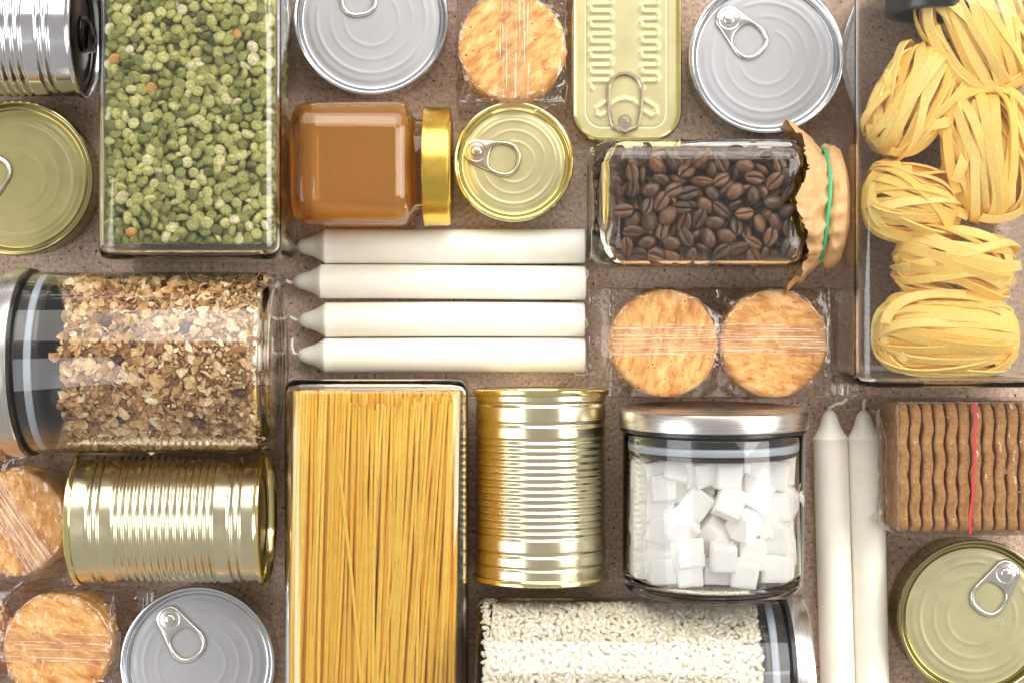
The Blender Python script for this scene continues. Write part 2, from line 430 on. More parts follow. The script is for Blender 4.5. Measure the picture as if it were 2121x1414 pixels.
standing_can('tin_can', 'grey tin can above the coffee jar with its ring pull at the upper left', 1588, 117, 161, 29, M['tin'], M['tin_rim'], M['steel_can'], (1511, 39), D(-46), M['tab_steel'])
standing_can('tin_can', 'grey tin can at the bottom edge left of the spaghetti jar', 409, 1375, 161, 29, M['tin'], M['tin_rim'], M['steel_can'], (350, 1283), D(-55), M['tab_steel'])
standing_can('tin_can', 'dark olive gold tin can cut by the left edge above the granola jar', 32, 369, 161, 29, M['olive_tin'], M['olive_rim'], M['olive_rim'], (-42, 412), D(67), M['tab_steel'], (.83, .62, .42))
standing_can('tin_can', 'sage green tin can with silver ring pull in the lower right corner', 2022, 1279, 162, 33, M['sage_tin'], M['olive_rim'], M['olive_rim'], (2086, 1187), D(-124), M['tab_steel'])
standing_can('tin_can', 'small pale gold tin can beside the honey jar lid', 1064, 335, 125, 29, M['pale_gold'], M['pale_gold_rim'], M['gold_can'], (987, 314), D(-14), M['tab_bronze'], (.82, .62, .4), 0.95)

# sardine can
def sardine_can():
    h = 24; k = K(h); w_ = 228*k; L = 460*k; rad = 62*k
    c = W(1298.5, 292-230, h); c.z = 0
    t = thing('sardine_can', 'flat pale gold rectangular fish can with embossed lid and wire ring', 'can', c)
    def ring(inset, z): return [(x, y, z) for x, y in rrect(w_-2*inset, L-2*inset, rad-inset, 14)]
    v, f = loft([ring(3, 0), ring(1.6, 1), ring(1.2, 4), ring(1.2, h-5)], True, False); mk('body', v, f, M['gold_can'], t)
    v, f = loft([ring(1.3, h-5), ring(.2, h-4), ring(0, h-3), ring(0, h-.8), ring(.6, h-.1), ring(1.4, h), ring(2.2, h-.5), ring(2.6, h-1.6), ring(3.2, h-2.2)], False, False)
    mk('rim', v, f, M['pale_gold_rim'], t)
    # embossed wiggles, in photo pixels relative to the lid
    segs = []
    def pl(pts): segs.extend(zip(pts, pts[1:]))
    def px2(x, y): q = W(x, y, h)-W(1298.5, 62, h); return (q.x, q.y)
    def serp(xa, xb, y0, pitch, n):
        pts = []
        for q in range(n):
            x_, xo = (xa, xb) if q % 2 == 0 else (xb, xa); y_ = y0+pitch*q; rr = pitch/2; sg = 1 if xo > x_ else -1
            pts += [px2(x_+sg*rr, y_), px2(xo-sg*rr, y_)]
            pts += [px2(xo-sg*rr+sg*rr*sin(pi*i/6), y_+rr-rr*cos(pi*i/6)) for i in range(1, 6)]
        return pts
    left = serp(1222, 1268, -200, 16, 24); right = serp(1328, 1364, -200, 16, 24)
    pl(left); pl(right)
    pl([px2(1255, 212), px2(1236, 225), px2(1234, 236), px2(1244, 241), px2(1252, 236)])
    pl([px2(1338, 210), px2(1358, 222), px2(1360, 234), px2(1350, 241), px2(1338, 233)])
    pl([px2(1266, 218), px2(1280, 208), px2(1296, 205), px2(1312, 209), px2(1324, 218)])
    A = np.array([[a[0], a[1], b[0], b[1]] for a, b in segs])
    iw, il = w_-6.4, L-6.4
    nu, nv = 150, 300
    # rounded-rectangle lid: concentric mapping keeps the outline exact
    def pos(u, v):
        x = (u-.5)*iw; yy = (v-.5)*il; rr = rad-3.2
        ey = max(0, abs(yy)-(il/2-rr)); half = iw/2-rr+sqrt(max(0, rr*rr-ey*ey))
        return x*half/(iw/2), yy
    us = np.linspace(0, 1, nu); vv = np.linspace(0, 1, nv)
    P = np.array([pos(u, v_) for u in us for v_ in vv])
    dmin = np.full(len(P), 1e9)
    for a in A:
        d_ = a[2:]-a[:2]; q = P-a[:2]; tt_ = np.clip((q@d_)/(d_@d_+1e-9), 0, 1)
        dmin = np.minimum(dmin, np.hypot(*(q-tt_[:, None]*d_).T))
    z = h-2.2 + .75*np.exp(-(dmin/1.15)**2)
    # hairline score just inside the edge
    ex = np.maximum(np.abs(P[:, 0])-(iw/2-rad+3.2), 0); ey = np.maximum(np.abs(P[:, 1])-(il/2-rad+3.2), 0)
    edge = np.where((ex > 0) & (ey > 0), rad-3.2-np.hypot(ex, ey), np.minimum(iw/2-np.abs(P[:, 0]), il/2-np.abs(P[:, 1])))
    z -= .35*np.exp(-((edge-5.0)/.35)**2); z += .25*np.clip(1-edge/3, 0, 1)*0
    V3 = np.column_stack([P, z]).tolist()
    F3 = [(i*nv+j, (i+1)*nv+j, (i+1)*nv+j+1, i*nv+j+1) for i in range(nu-1) for j in range(nv-1)]
    mk('lid', V3, F3, M['pale_gold'], t, sharp=None)
    # wire ring
    pts = []
    for i in range(25):
        a = pi*i/24; pts.append((cos(a)*9.7, 8.5+sin(a)*9.7*1.0))
    pts += [(-9.6, 4), (-8.8, -3), (-7.6, -10), (-6.6, -12.2), (0, -15.4), (6.6, -12.2), (7.6, -10), (8.8, -3), (9.6, 4)]
    q = W(1295, 222, h)-W(1298.5, 62, h)
    path = [(q.x+x, q.y+y_+1, h-.6) for x, y_ in pts]; path.append(path[0])
    v, f = tube(path, 1.15, 10, False); o = mk('pull_tab', v, f, M['tab_bronze'], t)
    pv, pf = lathe([(0, h-.9), (3.4, h-.9), (3.7, h-1.3), (3.7, h-2.1)], 32)
    pv = [(x+q.x, y_+q.y-7.5, z_) for x, y_, z_ in pv]; mk('tongue', pv, pf, M['tab_bronze'], o)
    tv, tf = loft([[(q.x+x, q.y-11.5+y_, zz) for x, y_ in rrect(7, 6, 1.5, 3)] for zz in (h-2, h-1.2)], True, True); mk('hinge', tv, tf, M['tab_bronze'], o)
    pv, pf = lathe([(0, h-.3), (1.5, h-.35), (1.8, h-.8), (1.9, h-1.2)], 24)
    pv = [(x+q.x, y_+q.y-7.5, z_) for x, y_, z_ in pv]; mk('rivet', pv, pf, M['tab_bronze'], o)
sardine_can()

# ---------------------------------------------------------------- ribbed cans lying down
def lying_can(label, R, L, origin, rot, bodym, rimm, endm, rib_zones, tab=False, far_open=True):
    t = thing('ribbed_can', label, 'can', origin, rot)
    rb = R-1.6
    prof = [(R-2.2, 2.6), (rb, 3.4)]
    z = 3.4
    while z < L-3.4:
        r = rb
        for a, b, n, am in rib_zones:
            if a <= z <= b:
                ph = (z-a)/(b-a)*n
                r = rb - am*(0.5-0.5*cos(2*pi*ph))
        prof.append((r, z)); z += .35
    prof += [(rb, L-3.4), (R-2.2, L-2.6)]
    v, f = lathe(prof, 128); mk('body', v, f, bodym, t, sharp=60)
    for end in (0, 1):
        s = (lambda z: L-z) if end else (lambda z: z)
        pr = [(R-1.7, s(3.6)), (R-.4, s(3.1)), (R, s(2.4)), (R, s(.6)), (R-.5, s(.1)), (R-1.0, s(0)), (R-1.6, s(.5)), (R-2.0, s(1.4)), (R-2.3, s(4.6))]
        v, f = lathe(pr, 128); mk('rim', v, f, rimm, t)
        pr = [(R-2.3, s(4.6)), (R-3.2, s(5.4)), (R-4.4, s(5.2)), (R-5.2, s(4.4)), (R-9, s(4.2)), (R-9.8, s(4.8)), (R-14, s(4.8)), (R-14.8, s(4.3)), (0, s(4.3))]
        v, f = lathe(pr, 96); e = mk('end_panel', v, f, endm, t)
        if tab and end: pull_tab(t, (R-12, 0, L-4), pi, M['black'])
    return t
zc = 38.2
a = W(165, 1072, zc); b = W(555, 1072, zc); L_ = (b-a).length
lying_can('gold ribbed can lying on its side below the granola jar', 37.6, L_, a, (0, D(90), 0), M['gold_can'], M['pale_gold_rim'], M['gold_can'],
          [(11, 15, 1, .9), (15.2, 19.2, 1, .9), (25, 81, 14, 1.0), (87.5, 91.5, 1, .9), (92, 96, 1, .9)])
a = W(1120, 1198, zc); b = W(1120, 804, zc)
lying_can('gold ribbed can lying between the spaghetti jar and the sugar jar', 38.1, (b-a).length, a, (D(-90), 0, 0), M['gold_can'], M['pale_gold_rim'], M['gold_can'],
          [(8, 11, 1, .6), (15, 19, 1, .7), (24.5, 81, 15, .72), (86, 90, 1, .6), (97, 101, 1, .7)])
a = W(-215, 66, zc); b = W(180, 66, zc)
lying_can('silver ribbed steel can lying in the upper left corner', 37.8, (b-a).length, a, (0, D(90), 0), M['steel_can'], M['tin_rim'], simple('dark_end', (.03, .03, .03), .3, 1.0),
          [(12, 80, 15, 1.15), (86.5, 90.5, 1, 1.1), (91, 95, 1, 1.1)], tab=True)

# ---------------------------------------------------------------- round storage jars with brushed lids
def round_jar(label, R, L, origin, rot, lidlabel=None):
    """axis = local z, base at 0, lid top at L"""
    t = thing('glass_jar', label, 'jar', origin, rot)
    wl = 1.8; g = L-13     # glass rim
    outer = [(0, .8), (R-14, .8), (R-9, 0), (R-5, .6), (R-2, 2.6), (R-.5, 6), (R, 11), (R, g-1.2), (R-.6, g-.2), (R-1.3, g)]
    inner = [(R-2.0, g-.2), (R-wl, g-1.2), (R-wl, 13), (R-wl-.6, 10), (R-wl-2.4, 7.4), (R-8, 6.2), (R-14, 5.6), (0, 5.4)]
    v, f = lathe(outer+inner, 128); mk('glass_body', v, f, M['glass'], t, sharp=None)
    RL = R+2.2
    cap = [(RL-4, L-10.4), (RL-.8, L-10.6), (RL-.1, L-10), (RL, L-9.2), (RL, L-1.6), (RL-.4, L-.6), (RL-1.4, L-.1)]
    v, f = lathe(cap, 144); lid = mk('lid', v, f, M['brushed'], t)
    top = [(RL-1.4, L-.1), (RL-3, L), (RL-5, L-.5), (RL-12, L-1.1), (0, L-1.4)]
    v, f = lathe(top, 128); mk('lid_top', v, f, M['brushed_flat'], lid)
    gk = [(R-3, L-14), (R+.6, L-12.8), (R+1.6, L-12.2), (R+1.6, L-10.5), (R-3, L-10.5)]
    v, f = lathe(gk, 128); mk('gasket', v, f, M['black'], lid)
    pr = R-wl-1.8
    plug = [(pr+.9, L-13), (pr, L-14), (pr, L-18.6), (pr-.8, L-18.8), (pr-.8, L-23), (pr+.1, L-23.5), (pr+.1, L-25.6), (pr-1, L-26.2), (pr-5, L-26.2), (pr-6, L-18), (0, L-18)]
    v, f = lathe(plug, 128); mk('plug', v, f, M['black'], lid)
    rs = R-wl-.25
    seal = [(pr-.6, L-18.7), (rs-.6, L-19.0), (rs, L-19.8), (rs, L-21.8), (rs-.5, L-22.8), (pr-.6, L-23.1)]
    v, f = lathe(seal, 128); mk('seal_ring', v, f, M['silicone'], lid)
    return t
RJ = 49.9; ZJ = 52.2
g0 = W(578, 750, ZJ); g1 = W(28, 750, ZJ); LG = (g1-g0).length
round_jar('round glass jar of granola with brushed steel lid at the left edge', RJ, LG, g0, (0, D(-90), 0))
r0_ = W(985, 1424, ZJ); r1_ = W(1660, 1424, ZJ); LR = (r1_-r0_).length
round_jar('round glass jar of white rice cut by the bottom edge', RJ, LR, r0_, (0, D(90), 0))
s0_ = W(1476, 1224, ZJ); s1_ = W(1476, 843, ZJ); LS = (s1_-s0_).length
round_jar('round glass jar of sugar cubes with brushed steel lid', RJ, LS, s0_, (D(-90+2.2), 0, 0))

# ---------------------------------------------------------------- square glass jars
def square_jar(label, x0, x1, y_base, direction, L, hgt, plug=24):
    """axis along y; base at y_base, neck towards direction (+1 up the picture)"""
    w_ = x1-x0; org = ((x0+x1)/2, y_base, hgt/2)
    t = thing('glass_jar', label, 'jar', org, (D(-90*direction), 0, 0))
    def ring(inset, z, rad=11, circ=None):
        r = rrect(w_-2*inset, hgt-2*inset, max(rad-inset, 2.0), 8)
        if circ is not None:
            rr, mixv = circ
            r = [(x*(1-mixv)+rr*cos(atan2(y, x))*mixv, y*(1-mixv)+rr*sin(atan2(y, x))*mixv) for x, y in r]
        return [(x, y, z) for x, y in r]
    nr = min(w_, hgt)/2-7
    out = [ring(9, 0), ring(4, .3), ring(1.5, 1.6), ring(.3, 4), ring(0, 8), ring(0, L-40), ring(.6, L-32), ring(2, L-26, circ=(nr, .35)),
           ring(5, L-20, circ=(nr, .8)), ring(6, L-15, circ=(nr, 1)), ring(6, L-3, circ=(nr, 1)), ring(6, L-1, circ=(nr-.6, 1))]
    inn = [ring(6, L-1, circ=(nr-2.2, 1)), ring(6, L-15, circ=(nr-3, 1)), ring(5, L-21, circ=(nr-3, .8)), ring(3.2, L-27, circ=(nr-3, .35)),
           ring(2.4, L-33), ring(2.0, L-40), ring(2.0, 9), ring(2.2, 6.5), ring(3.4, 4.3), ring(9, 3.4)]
    v, f = loft(out+inn); mk('glass_body', v, f, M['glass'], t, sharp=None)
    lp = [(nr-3.3, L-24), (nr-3.3, L+.5), (nr+2, L+.5), (nr+2.4, L+1), (nr+2.4, L+11), (nr+1.6, L+12), (0, L+12)]
    v, f = lathe(lp[2:], 96); lid = mk('lid', v, f, M['brushed'], t)
    v, f = lathe([(0, L-10), (nr-9, L-10), (nr-8, L-plug), (nr-4, L-plug), (nr-3.4, L-plug+1), (nr-3.4, L+.4), (nr+2, L+.4)], 96); mk('plug', v, f, M['black'], lid)
    return t
PX0, PX1, PY0, PH = -223.0, -124.5, 44.0, 86.0
square_jar('square glass jar full of green split peas', PX0, PX1, PY0, 1, 196, PH)
SX0, SX1, SY0, SH = -123.5, -24.0, -20.5, 80.0
square_jar('square glass jar of spaghetti standing out at bottom centre', SX0, SX1, SY0, -1, 250, SH)
TX0, TX1, TY0, TH = 187.0, 288.0, -25.0, 75.0
square_jar('square glass jar of tagliatelle nests along the right edge', TX0, TX1, TY0, 1, 252, TH, 44)

# ---------------------------------------------------------------- honey jar
def small_jar(name, label, x0, x1, yc, wid, hgt, mat, neck_r, body_end, neck_end, rad, base_round, inner_wall=2.6):
    """axis along +x, base at x0"""
    t = thing(name, label, 'jar', (x0, yc, hgt/2), (0, D(90), 0))
    def ring(inset, z, circ=None, rr=None):
        r = rrect(hgt-2*inset, wid-2*inset, max((rr or rad)-inset*.6, 2.0), 8)
        if circ is not None:
            cr, mv = circ
            r = [(x*(1-mv)+cr*cos(atan2(y, x))*mv, y*(1-mv)+cr*sin(atan2(y, x))*mv) for x, y in r]
        return [(x, y, z) for x, y in r]
    bl = body_end-x0; nl = neck_end-x0; b = base_round; wv = inner_wall
    out = [ring(b*1.9, .8), ring(b*1.5, 0), ring(b*1.1, .5), ring(b*.6, b*.5), ring(b*.2, b*1.2), ring(0, b*2.2), ring(0, bl-9), ring(.7, bl-5),
           ring(2.6, bl-2.2, (neck_r, .3)), ring(4.5, bl-.6, (neck_r, .7)), ring(5, bl+1.2, (neck_r, 1)), ring(5, nl, (neck_r, 1))]
    inn = [ring(5, nl, (neck_r-2.4, 1)), ring(5, bl+.5, (neck_r-2.4, 1)), ring(5.6, bl-2.6, (neck_r-2.4, .7)), ring(4.2, bl-4.6, (neck_r-2.4, .3)),
           ring(wv+.8, bl-7), ring(wv, bl-11), ring(wv, b*2.2+6), ring(wv+1, b*1.4+5), ring(b*.6+wv+1, b*.9+4.2), ring(b*1.4+wv, b*.6+3.6)]
    v, f = loft(out+inn); mk('glass_body', v, f, mat, t, sharp=None)
    return t, inn
HZ = 34.0
hp0 = W(614, 345, HZ); hb = W(862, 345, HZ); hl0 = W(878, 345, HZ); hl1 = W(936, 345, HZ)
t, inn = small_jar('honey_jar', 'small glass jar of amber honey lying with its gold lid to the right', hp0.x, hl1.x, hp0.y, 67.0, 67.0, M['glass'], 28.5, hb.x, hl1.x-4, 15, 4.0)
lr = 33.8; z0 = hl0.x-hp0.x; z1 = hl1.x-hp0.x
v, f = lathe([(29.2, z0+1), (lr-1.2, z0), (lr-.2, z0+.5), (lr, z0+1.6), (lr-.5, z0+3), (lr-.5, z1-2.6), (lr-1.0, z1-1), (lr-2.2, z1-.1), (lr-4, z1), (lr-6, z1-.8), (0, z1-.9)], 128)
mk('lid', v, f, M['gold_lid'], t)
# honey: fills the cavity and reaches a hair into the glass
rings = []
for r in inn[2:][::-1]:
    cx = sum(p[0] for p in r)/len(r); cyy = sum(p[1] for p in r)/len(r)
    rings.append([(p[0]*1.012, p[1]*1.012, p[2]-(.25 if p is not None else 0)) for p in r])
v, f = loft(rings)
hon = mk('honey', v, f, M['honey'], None, sharp=None); hon.location = t.location; hon.rotation_euler = t.rotation_euler
tag(hon, 'clear amber honey filling the small jar with the gold lid', 'honey', kind='stuff')

# ---------------------------------------------------------------- coffee jar
CW, CH = 70.0, 68.0
cp0 = W(1220, 428, 34); cb = W(1655, 428, 34)
t, _ = small_jar('coffee_jar', 'greenish glass jar of coffee beans with paper covered mouth', cp0.x, 0, cp0.y, CW, CH, M['glass_green'], 27, cb.x, cb.x+14, 11, 5.5, 3.0)
v, f = lathe([(27.5, cb.x+3-cp0.x), (29.2, cb.x+3-cp0.x), (29.5, cb.x+17-cp0.x), (28, cb.x+18-cp0.x), (0, cb.x+18-cp0.x)], 64); mk('lid', v, f, M['gold_lid'], t)
# knurled bead round the base
kv = []
for i in range(0, 72):
    pts = rrect(CH-7.5, CW-7.5, 9, 17)
    x, y = pts[i % len(pts)]
rr_ = rrect(CH-9, CW-9, 9, 6); per = []
for i in range(len(rr_)):
    p, q = Vector((*rr_[i], 0)), Vector((*rr_[(i+1) % len(rr_)], 0)); m_ = max(1, int((q-p).length/1.5))
    per += [p.lerp(q, j/m_) for j in range(m_)]
parts = []
for p in per[::1]:
    parts.append(loft([[(p.x+x*.45, p.y+y*.45, z) for x, y in ((1, 1), (-1, 1), (-1, -1), (1, -1))] for z in (1.4, 0.0)]))
# (bead kept as one ring of glass knobs)
v, f = join(parts); mk('base_bead', v, f, M['glass_green'], t, smooth=False)

# paper cover and rubber band
def paper_cover():
    org = Vector((cb.x, cp0.y, CH/2))
    t = thing('paper_cover', 'crumpled brown kraft paper tied over the coffee jar mouth', 'paper cover', org, (0, D(90), 0))
    xe = (W(1743, 428, 34).x-cb.x)      # end of the puff
    band = W(1696, 428, 34).x-cb.x
    nu, nv = 110, 200
    def P(u, v, off=0.0):
        a = 2*pi*v; corner = (0.5+0.5*cos(4*a))
        jag = 1.6*nz(9*cos(a), 9*sin(a), 3.1)+1.1*nz(25*cos(a), 25*sin(a), 8)
        z_edge = band-11-9.0*corner**2.2+jag*1.8
        if u < .42:      # skirt, from torn edge to band
            t_ = u/.42; z = z_edge+(band-z_edge)*t_
            out = 1-t_
            r = 31.2+3.6*sm(0, .5, out)+(2.0+9.5*corner**1.6)*out**1.2
            pleat = (1.2+1.3*out)*sin(a*13+2.2*sin(3*a)+1.5*out)*(0.4+0.6*out)+3.0*(ridge(2.3*cos(a)*1.4, 2.3*sin(a)*1.4, z*.09)-.5)
            r += pleat+.9*nz(7*cos(a), 7*sin(a), z*.25)
        elif u < .80:    # puff between band and end
            t_ = (u-.42)/.38; z = band+(xe-3-band)*t_
            r = 31.2+2.6*sm(0, .35, t_)-1.4*sm(.75, 1, t_)
            fade = 1-t_*.75
            r += fade*(.9*sin(a*17+2.6*sin(2*a)+t_*2)+2.6*(ridge(3*cos(a), 3*sin(a), z*.13+5)-.6))+.35*nz(9*cos(a), 9*sin(a), z*.3)
        else:
            t_ = (u-.80)/.20; r = 32.0*(1-t_)+.001; z = xe-3+3*sm(0, .25, t_)+.7*nz(r*.12*cos(a), r*.12*sin(a), 2)*(1-t_)
            r += .3*nz(9*cos(a), 9*sin(a), xe*.3)*(1-t_)
        r += off
        # the puff is squeezed a little out of round
        return (r*cos(a)*(1.0), r*sin(a)*1.015, z)
    A = [[P(i/(nu-1), j/nv) for j in range(nv)] for i in range(nu)]
    B = [[P(i/(nu-1), j/nv, -.35) for j in range(nv)] for i in range(int(nu*.75))]
    # keep the skirt out of the table
    floor_ = CH/2-.4
    def clampz(p): return (min(p[0], floor_), p[1], p[2])
    rings = [list(map(clampz, r)) for r in B[::-1]]+[list(map(clampz, r)) for r in A]
    v, f = loft(rings, False, True); mk('paper', v, f, M['paper'], t, sharp=None)
    rb_ = thing('rubber_band', 'thin green rubber band round the kraft paper cover', 'rubber band', org, (0, D(90), 0))
    path = []
    for i in range(121):
        a = 2*pi*i/120; r = 32.6+.35*sin(7*a)
        path.append((min(r*cos(a), floor_), r*sin(a), band+1.3*sin(a)+.5*sin(3*a)))
    v, f = tube(path, 1.05, 8, False); mk('band', v, f, M['rubber'], rb_)
paper_cover()

# ---------------------------------------------------------------- candles
def candle(label, origin, ang, L, R, wick_pts, tail, seed, group):
    """local +x from blunt end to tip"""
    t = thing('candle', label, 'candle', origin, (0, 0, ang), group)
    prof = [(0, 0), (R-.8, 0), (R-.15, .5), (R, 1.5)]
    for i in range(1, 24): prof.append((R, 1.5+(L-20)*i/23))
    e = L-18.5
    prof += [(R+.15, e+.2), (R+.05, e+.7), (R*.95, e+1.4), (R*.80, e+3.6), (R*.66, e+6.2), (R*.56, e+8.8), (R*.49, e+11.2), (R*.43, e+13.2), (R*.35, e+14.8), (R*.22, e+16.1), (R*.12, e+16.7), (0, e+16.9)]
    v, f = lathe(prof, 56)
    out = []
    for x, y, z in v:
        wb = 1+.012*nz(z*.03, seed*3.7, atan2(y, x)*.4)+.006*nz(z*.15, seed, 2+atan2(y, x))
        out.append((z, x*wb+.35*sin(z*.02+seed), y*wb))
    mk('body', out, f, M['wax'], t, sharp=40)
    path = [(e+15.5, 0, 0)]+[(e+16.5+p[0], p[1], p[2]) for p in wick_pts]
    P = [Vector(p) for p in path]; sm_ = []
    for i in range(len(P)-1):
        for q in range(6): sm_.append(P[i].lerp(P[i+1], q/6)+Vector((0, .12*sin(q*2+i), .12*cos(q*2))))
    sm_.append(P[-1]); v, f = tube(sm_, .95, 7); mk('wick', v, f, M['wick'], t)
    if tail:
        for q, (pts) in enumerate(tail):
            v, f = tube(pts, .55, 6); mk('wick_tail', v, f, M['wick'], t)
    return t
RC = 10.0
# blunt ends on the right, tips on the left
rows = [(509, 1212, 611, [(2, .2, 0), (4.5, .8, 1)], None, 'top candle of the four lying flat, just under the honey jar', 'b'),
        (585, 1213, 603, [(2, .4, 0), (4.5, -.6, 1)], [[(-.2, -2, 3), (-1.2, -4, 1), (-1, -7, -1)]], 'second of the four lying candles from the honey jar', 'b'),
        (662, 1211, 613, [(2, -.2, .3), (5, -1.8, .5)], [[(0, 5, 3), (-1.5, 3, 4), (-.5, -1, 2)]], 'third of the four lying candles from the honey jar', 'b'),
        (736, 1212, 611, [(2.5, -1, 0), (3.5, -5, 1), (3, -9.5, 1.5)], [[(-.5, 8, 2), (-1.4, 10.5, -2), (1, 11.4, -4), (5, 11, -4.5), (6, 9.7, -3)]], 'bottom candle of the four lying flat, above the spaghetti jar', 'b')]
for i, (py, xr, xl, wk, tail, lab, _) in enumerate(rows):
    A = W(xr, py, RC); B = W(xl, py, RC)
    candle('white '+lab, (A.x, A.y, RC), pi+D((.25, -.1, .1, -.15)[i]), (A-B).length+.5, RC-.05-.1*(i % 2), wk, tail, i+1, 'white candles lying in a row')
A = W(1742, 1560, RC); B = W(1716, 842, RC)
candle('left of the two upright white candles beside the sugar jar', (A.x, A.y, RC), atan2(B.y-A.y, B.x-A.x), (B-A).length, RC-.05, [(1.5, -.5, 1), (3.5, -4, 2), (4.2, -8, 2.5), (6.5, -10.5, 2)], None, 7, 'pair of white candles')
A = W(1811, 1560, RC); B = W(1788, 842, RC)
candle('right of the two upright white candles, beside the biscuit pack', (A.x, A.y, RC), atan2(B.y-A.y, B.x-A.x), (B-A).length, RC+.05, [(2, -.3, 1), (4, .2, 2), (6.5, -.8, 2)], None, 8, 'pair of white candles')

# ---------------------------------------------------------------- crackers in clear film
RCK, TCK, NCK = 30.2, 6.0, 6
def cracker_mesh(seed):
    rnd = random.Random(seed); n = 64
    def rr(a): return RCK*(1+.008*sin(3*a+seed)+.006*sin(7*a+2*seed)+.006*nz(4*cos(a), 4*sin(a), seed))
    prof = [(0.0, .5), (.9, .5), (.975, 1.2), (1.0, 2.8), (.985, 4.2), (.955, 5.2), (.90, 5.75), (.7, 5.85), (.45, 5.8), (.2, 5.8), (0, 5.8)]
    V, F = lathe(prof, n); out = []
    for x, y, z in V:
        a = atan2(y, x); s = rr(a); q = .35*nz(x*4+seed, y*4, 1) if z > 5 else .15*nz(x*7, y*7, seed)
        out.append((x*s, y*s, z+q*.6))
    holes = []
    for i in range(16):
        a = rnd.uniform(0, 2*pi); r = RCK*.88*sqrt(rnd.random()); holes.append((r*cos(a), r*sin(a)))
    HV, HF = [], []
    for hx, hy in holes:
        o = len(HV); HV += [(hx+.48*cos(2*pi*k/7), hy+.42*sin(2*pi*k/7), 6.02) for k in range(7)]+[(hx, hy, 5.7)]
        HF += [(o+k, o+(k+1) % 7, o+7) for k in range(7)]
    me = mesh('cracker', out, F, True, 60); me.materials.append(M['cracker'])
    hm = mesh('docking_holes', HV, HF, False); hm.materials.append(M['hole'])
    return me, hm
CKM = [cracker_mesh(s) for s in range(4)]
random.seed(5)
def place_cracker(p, rot, label, group, i, holes):
    me, hm = CKM[i % 4]
    o = bpy.data.objects.new('cracker', me); C.objects.link(o); o.location = Vector(p)/1000; o.rotation_euler = (0, 0, rot)
    tag(o, label, 'cracker', group)
    if holes:
        h = bpy.data.objects.new('docking_holes', hm); C.objects.link(h); h.parent = o
    return o
HS = NCK*TCK
def film_pack(label, centre_px, ang, labels, where, group_low, seed):
    c = W(*centre_px, HS); c.z = 0
    ax = Vector((cos(ang), sin(ang), 0))
    for s, lab, rot in ((-1, labels[0], 0.4), (1, labels[1], 1.9)):
        for i in range(NCK):
            j = Vector((random.uniform(-.6, .6), random.uniform(-.6, .6), 0)) if i < NCK-1 else Vector((0, 0, 0))
            p = c+ax*(s*30.9)+j; p.z = i*TCK
            top = i == NCK-1
            if top and lab: place_cracker(p, rot+seed, lab, None, i+seed+(1 if s > 0 else 0), True)
            else: place_cracker(p, random.uniform(0, 6), 'one of the round crackers under the top one, '+where, group_low, i+seed, top)
    t = thing('film_wrapper', label, 'wrapper', c, (0, 0, ang))
    def P(u, v):
        x = (u-.5)*2*81.0; vv = (v-.5)*2
        ex = max(0, abs(x)-61.5)
        # distance outside the discs
        d = min(math.hypot(x-30.9, 0), math.hypot(x+30.9, 0))
        av = abs(vv)
        if av < .72: y = vv/.72*31.0; side = 0
        else: y = math.copysign(31.0+.8*sin(x*.21+seed)*((av-.72)/.28), vv); side = (av-.72)/.28
        dd = min(math.hypot(x-30.9, y), math.hypot(x+30.9, y))-RCK
        zt = HS+.5
        on = sm(.5, -2, dd)
        if dd > 0: zt -= min(9, dd*.75)*(1 if abs(x) < 61 else .4)
        col = sm(0, 11, ex)
        mid = HS*.42
        ztop = zt*(1-col)+(mid+.25)*col
        zbot = .6*(1-col)+(mid-.25)*col
        z = ztop+(zbot-ztop)*side
        am = (.22*on+1.5*(1-on))*(1-.75*sm(9, 12, ex))
        cr = (ridge(x*.085+seed*5, y*.085+z*.05, seed)-.55)+.5*(ridge(x*.22, y*.22+z*.1, seed+4.5)-.5)
        z += am*cr*(1-side*.6) if on < .9 else am*max(0, cr)
        if side > 0: y += am*cr*.7
        if ex > 11:
            z += .5*sin(x*2.6)*(1 if side == 0 else 0)
            if u in (0.0, 1.0): x += math.copysign(1.3*((vv*18) % 1*2 if (vv*18) % 1 < .5 else 2-(vv*18) % 1*2)-1.3, x)
        if ex > 0: y *= 1-.10*sm(0, 14, ex)*abs(nz(x*.1, seed, y*.03))*1.5
        return (x, y, max(.3, z))
    V, F = grid(170, 84, P); mk('film', V, F, M['film'], t, sharp=None)
    def Q(u, v):
        x = (u-.5)*2*66; y = (v-.5)*17+1.5+1.2*sin(x*.03+seed)
        dd = min(math.hypot(x-30.9, y), math.hypot(x+30.9, y))-RCK
        z = HS+1.3-(min(5, max(0, dd)*.5) if abs(x) < 61 else (abs(x)-61)*1.6)
        z += .55*(ridge(x*.012+seed, y*.75, seed+2)-.5)+.35*(ridge(x*.03, y*1.7+x*.03, seed)-.5)
        if v in (0.0, 1.0): y += .6*nz(x*.5, seed, v)
        return (x, y, max(z, HS+.75 if dd < 0 else 0))
    V, F = grid(110, 44, Q); mk('seam', V, F, M['film_seam'], t, sharp=None)
    return t
film_pack('clear film wrapper of the cracker pack lying between coffee jar and sugar jar', (1491, 710), 0.0,
          ('left top cracker of the pack under the coffee jar', 'right top cracker of the pack under the coffee jar'), 'pack under the coffee jar', 'crackers below in the central pack', 1)
film_pack('clear film wrapper round the crackers at the top edge beside the fish can', (1060, -18), D(-90),
          (None, 'round cracker at the top edge between grey tin and fish can'), 'pack at the top edge', 'crackers below in the top edge pack', 2)
film_pack('clear film wrapper with diagonal seam round crackers left of the gold can', (-40, 990), D(-55),
          (None, 'round cracker at the left edge beside the lying gold can'), 'pack left of the lying gold can', 'crackers below in the left edge pack', 3)
